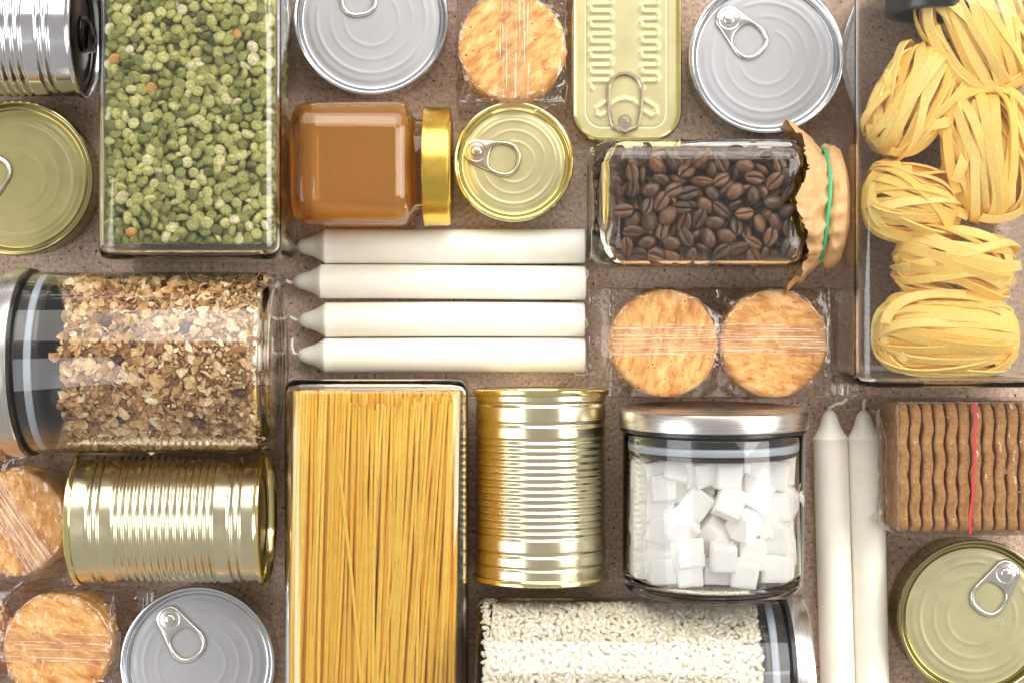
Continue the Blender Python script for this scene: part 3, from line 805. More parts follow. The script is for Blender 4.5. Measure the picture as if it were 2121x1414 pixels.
film_pack('clear film wrapper round the crackers in the lower left corner', (1, 1338), D(-2),
          (None, 'round cracker in the lower left corner beside the grey tin'), 'pack in the lower left corner', 'crackers below in the lower left pack', 4)

# ---------------------------------------------------------------- brown biscuits on edge in a wrapper
def biscuits():
    z1 = 56.0; k = K(z1)
    y0 = W(0, 834, z1).y; y1 = W(0, 1102, z1).y; yc = (y0+y1)/2; wy = y0-y1
    x = W(1860, 0, z1).x
    n = 12; pitch = 25.2*k
    for i in range(n):
        def P(u, v, i=i):
            a = 2*pi*v
            pr = rrect(wy, z1-1.0, 5, 20)
            return None
        pts = rrect(wy, z1-1.2, 5, 5); per = []
        for q in range(len(pts)):
            p_, r_ = Vector((*pts[q], 0)), Vector((*pts[(q+1) % len(pts)], 0)); m_ = max(1, int((r_-p_).length/1.6))
            per += [p_.lerp(r_, j/m_) for j in range(m_)]
        th = pitch-1.5
        rings = []
        for tx, ins in ((-.5, 2.2), (-.49, .9), (-.36, .15), (-.12, 0), (.12, 0), (.36, .15), (.49, .9), (.5, 2.2)):
            rg = []
            for p_ in per:
                f_ = 1-ins/30
                sc = 1+.018*sin(p_.x*.30)*0+.014*nz(p_.x*.12, p_.y*.12, i*3.1)
                yy, zz = p_.x*f_*sc, min(p_.y*f_*sc, z1/2+.4)
                xx = tx*th*(1+.10*nz(p_.x*.2, p_.y*.2, i))+.42*sin(p_.x*.31+1.3*nz(i*1.7, 0, 0))+.6*nz(yy*.13, zz*.13, i*7)+.35*nz(yy*.7, zz*.7, tx*3+i)
                rg.append((xx, yy, zz+.45*nz(yy*.55, tx*5, i*2.3)+.3*nz(yy*1.6, zz*1.6, tx*6+i)))
            rings.append(rg)
        v, f = loft(rings)
        o = mk('biscuit', v, f, M['cookie'], None, sharp=None)
        o.location = Vector((x+pitch*(i+.5), yc, z1/2+.3))/1000
        tag(o, ('first second third fourth fifth sixth seventh eighth ninth tenth eleventh twelfth'.split()[i]+' brown biscuit from the left standing on edge in the wrapped row'), 'biscuit', 'brown biscuits in a row')
    t = thing('film_wrapper', 'clear film wrapper with red tear strip round the row of brown biscuits', 'wrapper', (x, yc, 0))
    Lx = pitch*n+4
    h2 = z1+1.0; hw = wy/2+1.2
    def P(u, v):
        xx = -9+(Lx+9)*u
        s = v*(2*h2+2*hw); 
        if s < h2: yy, zz, side = hw, s, 1
        elif s < h2+2*hw: yy, zz, side = hw-(s-h2), h2, 0
        else: yy, zz, side = -hw, h2-(s-h2-2*hw), -1
        end = sm(1, -9, xx)
        cr = (ridge(xx*.06, yy*.06, zz*.06+3)-.5)*1.0+.45*(ridge(xx*.2, yy*.2, zz*.2)-.5)
        if side == 0: zz += .25+abs(cr)*.6-end*(h2*.22)+end*cr*4
        else: yy += side*(.2+abs(cr)*.6); zz *= 1-.22*end
        yy *= 1-.16*end*(1+.5*nz(zz*.1, xx*.2, 4))+.03*end*cr
        if end > .5: xx += 3.0*nz(yy*.08, zz*.08, 9)+.8*nz(yy*.3, zz*.25, 2)
        return (xx, yy, max(.3, zz))
    V, F = grid(120, 110, P); mk('film', V, F, M['film_soft'], t, sharp=None)
    def E(u, v):
        yy = (u-.5)*2*hw*.84; zz = .6+v*h2*.78; b = 1-((u-.5)*2)**6
        xx = -9+7.5*b*(.6+.4*ridge(yy*.05, zz*.06, 1))*(sin(pi*min(1, v*1.15))**.5 if v < .87 else .8)+.9*(ridge(yy*.16, zz*.12, 6)-.5)
        return (min(xx, -.8), yy, zz)
    V, F = grid(60, 40, E); mk('end_fold', V, F, M['film_end'], t, sharp=None)
    xs = W(2012, 0, z1).x-x
    def T(u, v):
        s = .8+u*(2*hw-1.6)
        if s < 0: yy, zz = hw+1.3, h2+s
        elif s < 2*hw: yy, zz = hw-s, h2+1.3+.15*sin(s*.4)
        else: yy, zz = -hw-1.3, h2-(s-2*hw)
        return (xs+(v-.5)*1.5+1.6*sin(yy*.045+.6)+.3*sin(yy*.3), yy, zz)
    V, F = grid(90, 3, T); mk('tear_strip', V, F, M['film_red'], t)
biscuits()

# ---------------------------------------------------------------- loose contents
class Darts:
    def __init__(s, d): s.d = d; s.c = d; s.g = {}; s.P = []
    def ok(s, p, d):
        k = tuple(int(math.floor(x/s.c)) for x in p)
        for i in (-1, 0, 1):
            for j in (-1, 0, 1):
                for l in (-1, 0, 1):
                    for q in s.g.get((k[0]+i, k[1]+j, k[2]+l), ()):
                        if (q[0]-p[0])**2+(q[1]-p[1])**2+(q[2]-p[2])**2 < d*d: return False
        return True
    def add(s, p):
        k = tuple(int(math.floor(x/s.c)) for x in p); s.g.setdefault(k, []).append(p); s.P.append(p)
def bake(name, protos, items, mat, label, cat):
    """join many small grains into one stuff object, with a random tint for each grain"""
    Vs, Fs, Ts = [], [], []; off = 0
    for pi_, mtx, tint in items:
        pv, pf = protos[pi_]
        M3 = np.array(mtx.to_3x3()); T3 = np.array(mtx.translation)
        v = pv@M3.T+T3
        Vs.append(v); Fs.append(pf+off); Ts.append(np.full(len(pv), tint)); off += len(pv)
    Vv = np.vstack(Vs)/1000; Ff = np.vstack(Fs); Tt = np.concatenate(Ts).astype(np.float32)
    me = bpy.data.meshes.new(name)
    me.vertices.add(len(Vv)); me.vertices.foreach_set('co', Vv.astype(np.float32).ravel())
    me.loops.add(Ff.size); me.loops.foreach_set('vertex_index', Ff.astype(np.int32).ravel())
    me.polygons.add(len(Ff)); me.polygons.foreach_set('loop_start', np.arange(0, Ff.size, 3, dtype=np.int32))
    me.polygons.foreach_set('loop_total', np.full(len(Ff), 3, dtype=np.int32))
    me.polygons.foreach_set('use_smooth', np.ones(len(Ff), dtype=bool))
    me.update(calc_edges=True)
    at = me.attributes.new('tint', 'FLOAT', 'POINT'); at.data.foreach_set('value', Tt)
    me.set_sharp_from_angle(angle=radians(50))
    me.materials.append(mat); o = bpy.data.objects.new(name, me); C.objects.link(o)
    tag(o, label, cat, kind='stuff'); return o
def tri(vf):
    v, f = vf; T = []
    for t in f:
        for i in range(1, len(t)-1): T.append((t[0], t[i], t[i+1]))
    return np.array(v, dtype=float), np.array(T, dtype=int)
def protomesh(name, vf, mat, sharp=50):
    v, f = vf; me = mesh(name, v, f, True, sharp); me.materials.append(mat); return me
def individuals(name, items, meshes, label, cat, group):
    out = []
    for pi_, mtx, tint in items:
        o = bpy.data.objects.new(name, meshes[pi_]); C.objects.link(o)
        m = mtx.copy(); m.translation = m.translation/1000; o.matrix_world = m
        tag(o, label, cat, group); out.append(o)
    return out
def rq(rnd):
    while True:
        q = [rnd.gauss(0, 1) for _ in range(4)]
        l = sqrt(sum(x*x for x in q))
        if l > .1: break
    from mathutils import Quaternion
    return Quaternion([x/l for x in q])
def mtx_of(p, q, s):
    return Matrix.Translation(Vector(p)) @ q.to_matrix().to_4x4() @ Matrix.Diagonal((*((s, s, s) if not hasattr(s, '__len__') else s), 1))
def in_frame(p, m=10):
    k = K(p[2]); return abs(p[0]/k) < 1060-m and abs(p[1]/k) < 707-m

# --- split peas
def pea_proto(s):
    pr = [(0, 0), (2.7, 0), (3.3, .25), (3.5, .9), (3.3, 1.9), (2.5, 2.8), (1.3, 3.3), (0, 3.4)]
    v, f = lathe(pr, 11)
    return [(x*(1+.05*nz(x*.3, y*.3, s*5)+.03*sin(2*atan2(y, x)+s)), y*(1+.05*nz(y*.3, z, s*7)), z-1.5+.12*nz(x*.5, y*.5, z+s)) for x, y, z in v], f
def peas():
    rnd = random.Random(11); protos = [pea_proto(s) for s in range(3)]
    X0, X1, Y0, Y1, Z1 = PX0+2.9, PX1-2.9, PY0+7.6, 186.0, PH-2.9
    r = 3.0; D_ = Darts(5.6)
    def depth(p): return min(p[0]-X0, X1-p[0], p[1]-Y0, Z1-p[2])
    for lo, hi, tries, d in ((r, r+1.3, 28000, 4.5), (r+1.7, r+4.0, 18000, 4.4), (r+4.5, r+8.5, 14000, 5.2)):
        for _ in range(tries):
            q = rnd.random(); e = rnd.uniform(lo, hi)
            p = [rnd.uniform(X0+r, X1-r), rnd.uniform(Y0+r, Y1), rnd.uniform(30, Z1-r)]
            if q < .62: p[2] = Z1-e
            elif q < .74: p[0] = X1-e
            elif q < .82: p[0] = X0+e
            else: p[1] = Y0+e
            # rounded corners of the jar
            ax = max(0, abs(p[0]-(X0+X1)/2)-((X1-X0)/2-9)); az = max(0, p[2]-(Z1-9))
            if math.hypot(ax, az) > 9-r+.6: continue
            if depth(p) < lo-.2: continue
            if D_.ok(p, d): D_.add(tuple(p))
    items = []
    for p in D_.P:
        q = rq(rnd)
        if p[2] > Z1-r-1.6 and rnd.random() < .7: q = Euler((rnd.choice((0, pi))+rnd.gauss(0, .5), rnd.gauss(0, .5), 0)).to_quaternion()
        items.append((rnd.randrange(3), mtx_of(p, q, rnd.uniform(.82, 1.12)), rnd.random()))
    vis = sorted([it for it in items if in_frame(it[1].translation) and it[1].translation.z > Z1-r-3.5], key=lambda it: -it[1].translation.z-0*rnd.random())
    top = vis[:296]; ids = {id(x) for x in top}
    rest = [it for it in items if id(it) not in ids]
    me = [protomesh('split_pea', p, M['pea']) for p in protos]
    # the few orange ones
    mo = protomesh('split_pea', protos[0], M['pea_orange'])
    used = set()
    for (px, py, lab) in ((480, 63, 'orange split pea high in the pea jar, right of its middle'), (310, 187, 'orange split pea in the left middle of the pea jar'),
                          (268, 475, 'orange split pea near the lower left corner of the pea jar'), (229, 130, 'orange split pea at the left wall of the pea jar')):
        w_ = W(px, py, Z1-3)
        i = min((i for i in range(len(top)) if i not in used), key=lambda i: (top[i][1].translation-w_).length); used.add(i)
        o = individuals('split_pea', [top[i]], [mo]*3, lab, 'pea', None)
    individuals('split_pea', [top[i] for i in range(len(top)) if i not in used], me, 'pale green split pea against the glass of the square pea jar', 'pea', 'split peas at the glass')
    bake('split_peas_mass', [tri(p) for p in protos], rest, M['pea'], 'mass of green split peas filling the square jar', 'peas')
peas()

# --- coffee beans
def bean_proto(s):
    ang = [D(x) for x in (0, 22, 45, 68, 90, 112, 135, 158, 180, 203, 225, 243, 254, 261, 265.5, 270, 274.5, 279, 286, 297, 315, 337)]
    def f(u, v):
        a = ang[int(round(u*22)) % 22]; t = pi*v
        x = 5.9*cos(t); r = sin(t)
        y = 4.3*r*cos(a); z = 3.2*r*sin(a)
        if z < 0:
            yc_ = .35*sin(x*.55+s*2)*r
            z = -1.75*r*(1-(abs(cos(a)))**4)**.5*(.75+.25*abs(cos(a))**.5) if r > 0 else 0
            z += 1.25*r**.5*math.exp(-(y/.42)**2) if r > .05 else 0
            y += yc_*math.exp(-(y/2.0)**2)
        return (x, y, z)
    return grid(22, 15, f, closed_u=True)
def beans():
    rnd = random.Random(4); protos = [bean_proto(s) for s in range(2)]
    X0, X1 = W(1262, 0, 60).x, cb.x-6
    yc = cp0.y; hw = CW/2-3.2; Z1 = CH-3.2
    D_ = Darts(8.0)
    for lo, hi, tries, d in ((2.6, 3.6, 9000, 7.9), (4.8, 8, 7000, 7.2), (8.5, 14, 6000, 7.4), (15, 21, 4000, 7.6)):
        for _ in range(tries):
            e = rnd.uniform(lo, hi); q = rnd.random()
            p = [rnd.uniform(X0+4, X1-3), rnd.uniform(yc-hw+4, yc+hw-4), rnd.uniform(25, Z1-4)]
            if q < .7: p[2] = Z1-e
            elif q < .82: p[1] = yc-hw+e
            elif q < .9: p[1] = yc+hw-e
            else: p[0] = X0+e
            ax = max(0, abs(p[1]-yc)-(hw-8)); az = max(0, p[2]-(Z1-8))
            if math.hypot(ax, az) > 5.2: continue
            if D_.ok(p, d): D_.add(tuple(p))
    items = []
    for p in D_.P:
        top = p[2] > Z1-4
        if top:  # lie against the glass, crease or back towards it
            e = Euler((rnd.choice((0, pi, pi))+rnd.gauss(0, .5), rnd.gauss(0, .25), rnd.uniform(0, 2*pi)))
            q = (Euler((0, 0, e.z)).to_quaternion() @ Euler((e.x, e.y, 0)).to_quaternion())
        else: q = rq(rnd)
        items.append((rnd.randrange(2), mtx_of(p, q, rnd.uniform(.86, 1.08)), rnd.random()))
    items.sort(key=lambda it: -it[1].translation.z)
    me = [protomesh('coffee_bean', p, M['bean'], 60) for p in protos]
    individuals('coffee_bean', items[:150], me, 'dark roasted coffee bean behind the glass of the coffee jar', 'coffee bean', 'coffee beans in the jar')
    bake('coffee_beans_mass', [tri(p) for p in protos], items[150:], M['bean'], 'mass of roasted coffee beans deeper in the jar', 'coffee beans')
beans()

# --- rice and granola: shells of a cylinder lying along x
def cyl_fill(rnd, x0, x1, yc, zc_, Rin, phases, cell, a0, a1, capend=None):
    D_ = Darts(cell)
    for lo, hi, tries, d in phases:
        for _ in range(tries):
            a = rnd.uniform(a0, a1); r = Rin-rnd.uniform(lo, hi); x = rnd.uniform(x0, x1)
            if capend is not None and rnd.random() < .2:
                r = Rin*sqrt(rnd.random())*.96-1; x = capend[0]+capend[1]*rnd.uniform(lo, hi)
            p = (x, yc+r*cos(a), zc_+r*sin(a))
            if D_.ok(p, d): D_.add(p)
    return D_.P
def rice():
    rnd = random.Random(8)
    protos = []
    for s in range(2):
        v, f = lathe([(0, -3.1), (.6, -2.8), (1.25, -1.9), (1.52, -.6), (1.52, .7), (1.2, 1.9), (.62, 2.85), (0, 3.05)], 8)
        protos.append(([(z, x, y*.8+.10*z*z*.25*(1 if s else -.5)) for x, y, z in v], f))
    x0 = r0_.x+6.5; x1 = r1_.x-28
    P = cyl_fill(rnd, x0, x1, r0_.y, ZJ, RJ-2.7, ((1.2, 2.6, 30000, 2.3), (2.6, 4.2, 22000, 2.25), (4.4, 6.0, 11000, 2.6)), 3.0, D(-10), D(180), (x1, -1))
    items = []
    for p in P:
        n = Vector((0, p[1]-r0_.y, p[2]-ZJ)); rad = n.length; n.normalize()
        tx = Vector((1, 0, 0)); ty = n.cross(tx)
        a = rnd.uniform(0, 2*pi); d_ = (tx*cos(a)+ty*sin(a)+n*rnd.gauss(0, .55)).normalized()
        if rad < RJ-6 or p[0] > x1-4:
            d_ = (d_+Vector((rnd.gauss(0, .4), rnd.gauss(0, .4), rnd.gauss(0, .4)))).normalized()
        b = n-d_*n.dot(d_)
        if b.length < 1e-3: b = ty
        b.normalize(); c_ = b.cross(d_)
        m3 = Matrix((d_, c_, b)).transposed()
        s = rnd.uniform(.78, 1.05)
        items.append((rnd.randrange(2), Matrix.Translation(Vector(p)) @ m3.to_4x4() @ Matrix.Diagonal((s, s, s, 1)), rnd.random()))
    vis = [it for it in items if in_frame(it[1].translation) and (Vector((0, it[1].translation.y-r0_.y, it[1].translation.z-ZJ)).length > RJ-5)]
    vis.sort(key=lambda it: -it[1].translation.x); top = vis[:120]; oth = vis[120:]; rnd.shuffle(oth); top += oth[:178]
    ids = {id(x) for x in top}; rest = [it for it in items if id(it) not in ids]
    me = [protomesh('rice_grain', p, M['rice'], 60) for p in protos]
    individuals('rice_grain', top, me, 'white rice grain against the glass of the rice jar', 'rice grain', 'rice grains at the glass')
    core = tri(grid(60, 60, lambda u, v: (x0+(x1-6-x0)*u, r0_.y+(RJ-7.2+.7*nz(u*40, v*40, 1))*cos(D(-12)+D(204)*v), ZJ+(RJ-7.2+.7*nz(u*40, v*40, 1))*sin(D(-12)+D(204)*v))))
    protos.append(None); pr_ = [tri(p) for p in protos[:2]]+[core]; rest.append((2, Matrix.Identity(4), .7))
    bake('rice_mass', pr_, rest, M['rice'], 'mass of white rice filling the lying jar', 'rice')
rice()
def flake_proto(s):
    rnd = random.Random(100+s); n = 9; k = rnd.uniform(.55, .95)
    ph = rnd.uniform(0, 6); rad = [1+.22*rnd.uniform(-1, 1) for _ in range(n)]
    V = []
    cur = rnd.uniform(.05, .13)
    for lay, zz in ((0, .32), (1, -.32)):
        V.append((0, 0, zz+(.15 if lay == 0 else 0)))
        for ring, rr in ((0, .55), (1, 1.0)):
            for i in range(n):
                a = 2*pi*i/n; r = 2.9*rr*(rad[i] if ring else (1+rad[i])/2)
                x, y = r*cos(a), r*sin(a)*k
                V.append((x, y, zz*(.5 if ring else 1.1)+cur*x*x+.10*sin(3*a+ph)*r*.5-(.22 if abs(y) < .5 and lay == 0 else 0)))
    F = []
    for lay in (0, 1):
        o = lay*(2*n+1)
        for i in range(n):
            j = (i+1) % n
            t1 = (o, o+1+i, o+1+j); q1 = (o+1+i, o+1+n+i, o+1+n+j, o+1+j)
            F += [t1, q1] if lay == 0 else [t1[::-1], q1[::-1]]
    o = 2*n+1
    for i in range(n):
        j = (i+1) % n; F.append((1+n+i, o+1+n+i, o+1+n+j, 1+n+j))
    return V, F
def granola():
    rnd = random.Random(21)
    protos = [flake_proto(s) for s in range(6)]
    xb = g0.x-7.0; xe = g1.x+33
    P = cyl_fill(rnd, xe, xb, g0.y, ZJ, RJ-2.8, ((.9, 2.2, 34000, 2.1), (2.2, 4.2, 22000, 2.3), (4.5, 8.0, 12000, 3.2)), 3.4, D(-12), D(192), (xb, -1))
    items = []
    for p in P:
        n = Vector((0, p[1]-g0.y, p[2]-ZJ)); rad = n.length; n.normalize()
        frac = (p[0]-xe)/(xb-xe)
        # ragged top of the fill
        if p[0] < xe+5+7*nz(atan2(n.y, n.z)*3, 1, 2)+3*nz(atan2(n.y, n.z)*9, 4, 1): continue
        q = rq(rnd)
        if rnd.random() < .62:
            q = n.to_track_quat('Z', 'X') @ Euler((rnd.gauss(0, .45), rnd.gauss(0, .45), rnd.uniform(0, 6.3))).to_quaternion()
        s = max(.28, rnd.lognormvariate(-.45, .45))*(1.15-.4*frac)
        s = min(s, 1.55)
        items.append((rnd.randrange(6), mtx_of(p, q, (s, s, max(s, .7))), min(.999, max(0, rnd.betavariate(1.6, 1.4)))))
    # raisins and nuts pressed to the glass, one by one
    def at(px, py, sink=2.6):
        k = K(95); y = (707-py)*k; dy = max(-RJ+7, min(RJ-7, y-g0.y)); rr = RJ-2.8-sink
        z = ZJ+sqrt(max(1, rr*rr-dy*dy)); k = K(z)
        dy = max(-RJ+7, min(RJ-7, (707-py)*k-g0.y)); z = ZJ+sqrt(max(1, rr*rr-dy*dy))
        return Vector(((px-1060.5)*K(z), g0.y+dy, z))
    def lump(s, sq):
        v, f = lathe([(0, -4), (1.7, -3.3), (2.9, -1.7), (3.2, 0), (2.7, 1.9), (1.5, 3.4), (0, 3.9)], 11)
        return [(x*(1+.22*nz(x*.4, y*.4, z*.3+s))*1.0, y*sq*(1+.2*nz(y*.5, z*.4, s)), z*(1+.08*nz(x, y, s))) for x, y, z in v], f
    rais = [protomesh('raisin', lump(s, .75), M['raisin'], 60) for s in (1, 2)]
    nut = [protomesh('nut', lump(s, .6), M['nut'], 60) for s in (5, 6)]
    spots = []
    for i, (px, py, lab) in enumerate(((230, 588, 'dark raisin near the top of the granola jar'), (222, 668, 'red brown raisin in the upper left of the granola'), (345, 594, 'dark raisin at the top middle of the granola jar'),
                           (387, 680, 'dark raisin cluster right of the granola middle'), (276, 712, 'brown raisin left of the granola middle'), (248, 745, 'raisin low left of the granola middle'),
                           (255, 864, 'dark raisin in the lower part of the granola'), (415, 870, 'dark raisin in the lower right of the granola'), (500, 812, 'dark raisin at the right of the granola'))):
        p = at(px, py); spots.append(p)
        individuals('raisin', [(i % 2, mtx_of(p, rq(rnd), rnd.uniform(.8, 1.1)), 0)], rais, lab, 'raisin', None)
    for i, (px, py, lab) in enumerate(((141, 703, 'brown hazelnut half at the loose left edge of the granola'), (147, 898, 'brown nut slice at the lower left of the granola'), (142, 735, 'tan nut beside the plug in the granola jar'),
                           (128, 838, 'orange brown nut at the left edge of the granola'), (206, 742, 'tan nut among the oat flakes left of centre'))):
        p = at(px, py); spots.append(p)
        individuals('nut', [(i % 2, mtx_of(p, rq(rnd), rnd.uniform(.75, .98)), 0)], nut, lab, 'nut', None)
    items = [it for it in items if all((it[1].translation-s).length > 3.4 for s in spots)]
    vis = [it for it in items if in_frame(it[1].translation) and it[1].translation.z > ZJ+8 and Vector((0, it[1].translation.y-g0.y, it[1].translation.z-ZJ)).length > RJ-5.2]
    vis.sort(key=lambda it: -it[1].to_scale().x); top = vis[:298]; ids = {id(x) for x in top}
    rest = [it for it in items if id(it) not in ids]
    me = [protomesh('oat_flake', p, M['flake'], 60) for p in protos]
    individuals('oat_flake', top, me, 'toasted oat flake against the glass of the granola jar', 'oat flake', 'oat flakes at the glass')
    core = tri(grid(60, 60, lambda u, v: (xe+14+(xb-xe-14)*u, g0.y+(RJ-8.5+nz(u*40, v*40, 1))*cos(D(-12)+D(204)*v), ZJ+(RJ-8.5+nz(u*40, v*40, 1))*sin(D(-12)+D(204)*v))))
    pr_ = [tri(p) for p in protos]+[core]; rest.append((len(protos), Matrix.Identity(4), .35))
    bake('granola_mass', pr_, rest, M['flake'], 'mass of toasted oat granola filling the lying jar', 'granola')
granola()

# --- spaghetti
def spaghetti():
    rnd = random.Random(3)
    X0, X1 = SX0+3.6, SX1-3.6; Z1 = SH-3.2; r = 1.0
    yend = SY0-215
    ytop0 = SY0-5.2
    def strand(xt, xb, z, yt, bow):
        path = []
        for i in range(6):
            t_ = i/5; path.append((xt+(xb-xt)*t_+bow*sin(pi*t_), yt+(yend-yt)*t_, z+(.0)))
        return tube(path, r, 7)
    def top_of(x):
        f_ = (x-X0)/(X1-X0)
        base = 0 if f_ < .34 else (7 if f_ < .66 else 3.5)
        return ytop0-base-rnd.uniform(0, 1.2 if f_ < .34 else 5)
    pos = []
    for lay, n in ((0, 49), (1, 49), (2, 46)):
        for i in range(n):
            f_ = (i+.5+rnd.uniform(-.3, .3))/n; ins = 6.5 if lay == 0 else 3 if lay == 1 else 0
            x = X0+r+ins*.35+(X1-X0-2*r-ins*.7)*f_
            pos.append((lay, x))
    for lay, x in pos:
        f_ = (x-X0)/(X1-X0)
        xb = x-(3+6*f_)*(.9+rnd.uniform(-.7, .6))*1.5
        xb = max(X0+r, min(X1-r, xb)); z = Z1-r-.2-lay*1.8-rnd.uniform(0, .7)
        edge = max(0, abs(x-(X0+X1)/2)-((X1-X0)/2-7)); z -= 7-sqrt(max(0, 49-edge*edge))
        v, f = strand(x, xb, z, top_of(x), rnd.uniform(-1.2, 1.2))
        o = mk('spaghetti_strand', v, f, M['spaghetti'], None, sharp=None)
        tag(o, 'long yellow spaghetti strand in the square jar', 'spaghetti', 'spaghetti strands in the jar')
    # crossing strands on top
    for xt, xb, yt, bow, lab in ((-80, -84, -28, 3, 'dark spaghetti strand crossing the middle of the bundle'), (-93, -78, -70, 1.5, 'slanting spaghetti strand crossing the lower middle of the bundle'),
                            (-62, -76, -118, -1, 'pale broken spaghetti strand on top at the lower right')):
        path = [(xt+(xb-xt)*i/7+bow*sin(pi*i/7), yt+(yend-yt)*i/7, Z1-r+.15) for i in range(8)]
        v, f = tube(path, r*1.0, 7); o = mk('spaghetti_strand', v, f, M['spaghetti']); tag(o, lab, 'spaghetti')
    V3, F3 = [], []
    parts = []; tints = []
    for lay in range(3, 32):
        for i in range(48):
            x = X0+r+(X1-X0-2*r)*(i+.5+rnd.uniform(-.4, .4))/48; z = Z1-r-lay*1.75-rnd.uniform(0, .6)
            yt = ytop0-rnd.uniform(0, 2.5); 
            parts.append(tube([(x, yt, z), (max(X0+r, x-3-4*rnd.random()), yend, z)], r, 6))
    items = [(i, Matrix.Identity(4), rnd.random()) for i in range(len(parts))]
    bake('spaghetti_mass', [tri(p) for p in parts], items, M['spaghetti'], 'mass of spaghetti under the top strands in the square jar', 'spaghetti')
spaghetti()

# --- sugar cubes
def cube_proto(s):
    a = 7.9; n = 7; V = []; F = []
    import itertools
    b = bpy.data.meshes.new('tmp')
    import bmesh
    bm = bmesh.new(); bmesh.ops.create_cube(bm, size=2*a)
    bmesh.ops.bevel(bm, geom=bm.edges[:], offset=1.3, segments=2, affect='EDGES', profile=.5)
    bmesh.ops.subdivide_edges(bm, edges=bm.edges[:], cuts=5, use_grid_fill=True)
    bmesh.ops.triangulate(bm, faces=bm.faces[:])
    V = [(v.co.x*.93+.28*nz(v.co.x*.5+s*9, v.co.y*.5, v.co.z*.5)+.30*nz(v.co.x*1.7+s, v.co.y*1.7, v.co.z*1.7), v.co.y+.3*nz(v.co.y*.5, v.co.z*.5, v.co.x*.5+s*4)+.30*nz(v.co.y*1.7, v.co.z*1.7, v.co.x*1.7+s), v.co.z*.97+.28*nz(v.co.z*.5, v.co.x*.5+s*3, v.co.y*.5)) for v in bm.verts]
    F = [tuple(v.index for v in f.verts) for f in bm.faces]; bm.free()
    bpy.data.meshes.remove(b); return V, F
def sugar():
    rnd = random.Random(17)
    me = [protomesh('sugar_cube', cube_proto(s), M['sugar'], 70) for s in range(3)]
    Rin = RJ-1.9
    front = [(222, 935, 2, 0), (305, 945, 0, 0), (435, 935, -3, 0), (560, 930, 4, 1), (690, 945, 8, 0), (866, 925, 3, 0),
             (180, 830, 0, 0), (282, 830, 3, 0), (425, 800, -2, 0), (590, 812, 3, 0), (730, 805, 0, .6), (832, 800, 2, .4), (920, 785, -3, 0),
             (182, 720, 2, 0), (290, 690, 24, .1), (395, 662, 32, 0), (545, 690, 42, .9), (690, 665, 24, 0), (805, 650, 12, .4), (890, 700, 30, .9),
             (212, 620, 2, .2), (185, 497, 2, .3), (298, 487, -2, 0), (470, 560, 38, .6), (500, 500, 10, 1.4), (620, 560, 22, .1), (740, 515, 30, .3), (882, 555, 24, 0),
             (370, 395, 14, .5), (490, 402, -12, .4), (395, 500, 5, 1.5), (610, 430, 4, .3), (730, 385, 20, 1.2), (893, 380, 4, .2), (835, 450, 12, 1.3), (240, 408, 4, 1.3)]
    axx = s0_.x
    placed = []
    for zx, zy, rot, back in front:
        px, py = 1240+zx/2.302, 800+zy/2.302
        z = 80
        for _ in range(4):
            p = W(px, py, z); dx = max(-Rin+9.5, min(Rin-9.5, p.x-axx))
            z = ZJ+sqrt(Rin*Rin-min(Rin-.5, abs(dx)+7.2)**2)-8.4-back*13
            if abs(dx) < 25: z = min(z, ZJ+Rin-10.5-back*13)
        y = p.y
        y = max(s0_.y+14.5, min(s1_.y-33.5, y))
        big = abs(rot) > 8
        tl = .28 if big else .07
        e = Euler((rnd.gauss(0, tl), rnd.gauss(0, tl)-dx*.004, -D(rot)))
        placed.append(((axx+dx, y, z+(y-s0_.y)*.038), e))
    # deeper layers
    for zz in (22, 39, 55, 71):
        half = sqrt(max(0, Rin*Rin-(abs(zz-ZJ)+8)**2))-9
        nn = int(2*half/17)+1
        for i in range(nn):
            for j in range(4):
                x = axx-half+2*half*(i/(max(1, nn-1)))
                y = s0_.y+15+16.6*j+rnd.uniform(-1, 1)
                if y > s1_.y-35: continue
                placed.append(((x, y, zz), Euler((rnd.gauss(0, .08), rnd.gauss(0, .08), rnd.gauss(0, .12)))))
    rows_ = {}
    for i in range(len(front)): rows_.setdefault((front[i][1] < 880)+(front[i][1] < 750)+(front[i][1] < 640)+(front[i][1] < 470), []).append(i)
    ordn = ('first', 'second', 'third', 'fourth', 'fifth', 'sixth', 'seventh', 'eighth', 'ninth', 'tenth', 'eleventh', 'twelfth')
    lab = {}
    for rw, ix in rows_.items():
        for n_, i in enumerate(sorted(ix, key=lambda i: front[i][0])):
            lab[i] = 'white sugar cube, '+ordn[n_]+' from left in '+('the bottom row', 'the second lowest row', 'the middle row', 'the second highest row', 'the top row')[rw]+' of the jar'
    for i in range(len(front)):
        p, e = placed[i]
        o = bpy.data.objects.new('sugar_cube', me[i % 3]); C.objects.link(o)
        o.location = Vector(p)/1000; o.rotation_euler = e; s = rnd.uniform(.88, .98); o.scale = (s, s, s)
        tag(o, lab[i], 'sugar cube', 'sugar cubes in the jar')
    pr = [tri(cube_proto(s)) for s in range(3)]
    bake('sugar_mass', pr, [(i % 3, Matrix.Translation(Vector(p)) @ e.to_matrix().to_4x4(), 0.3) for i, (p, e) in enumerate(placed[len(front):])], M['sugar'], 'white sugar cubes deeper in the round jar', 'sugar')
sugar()

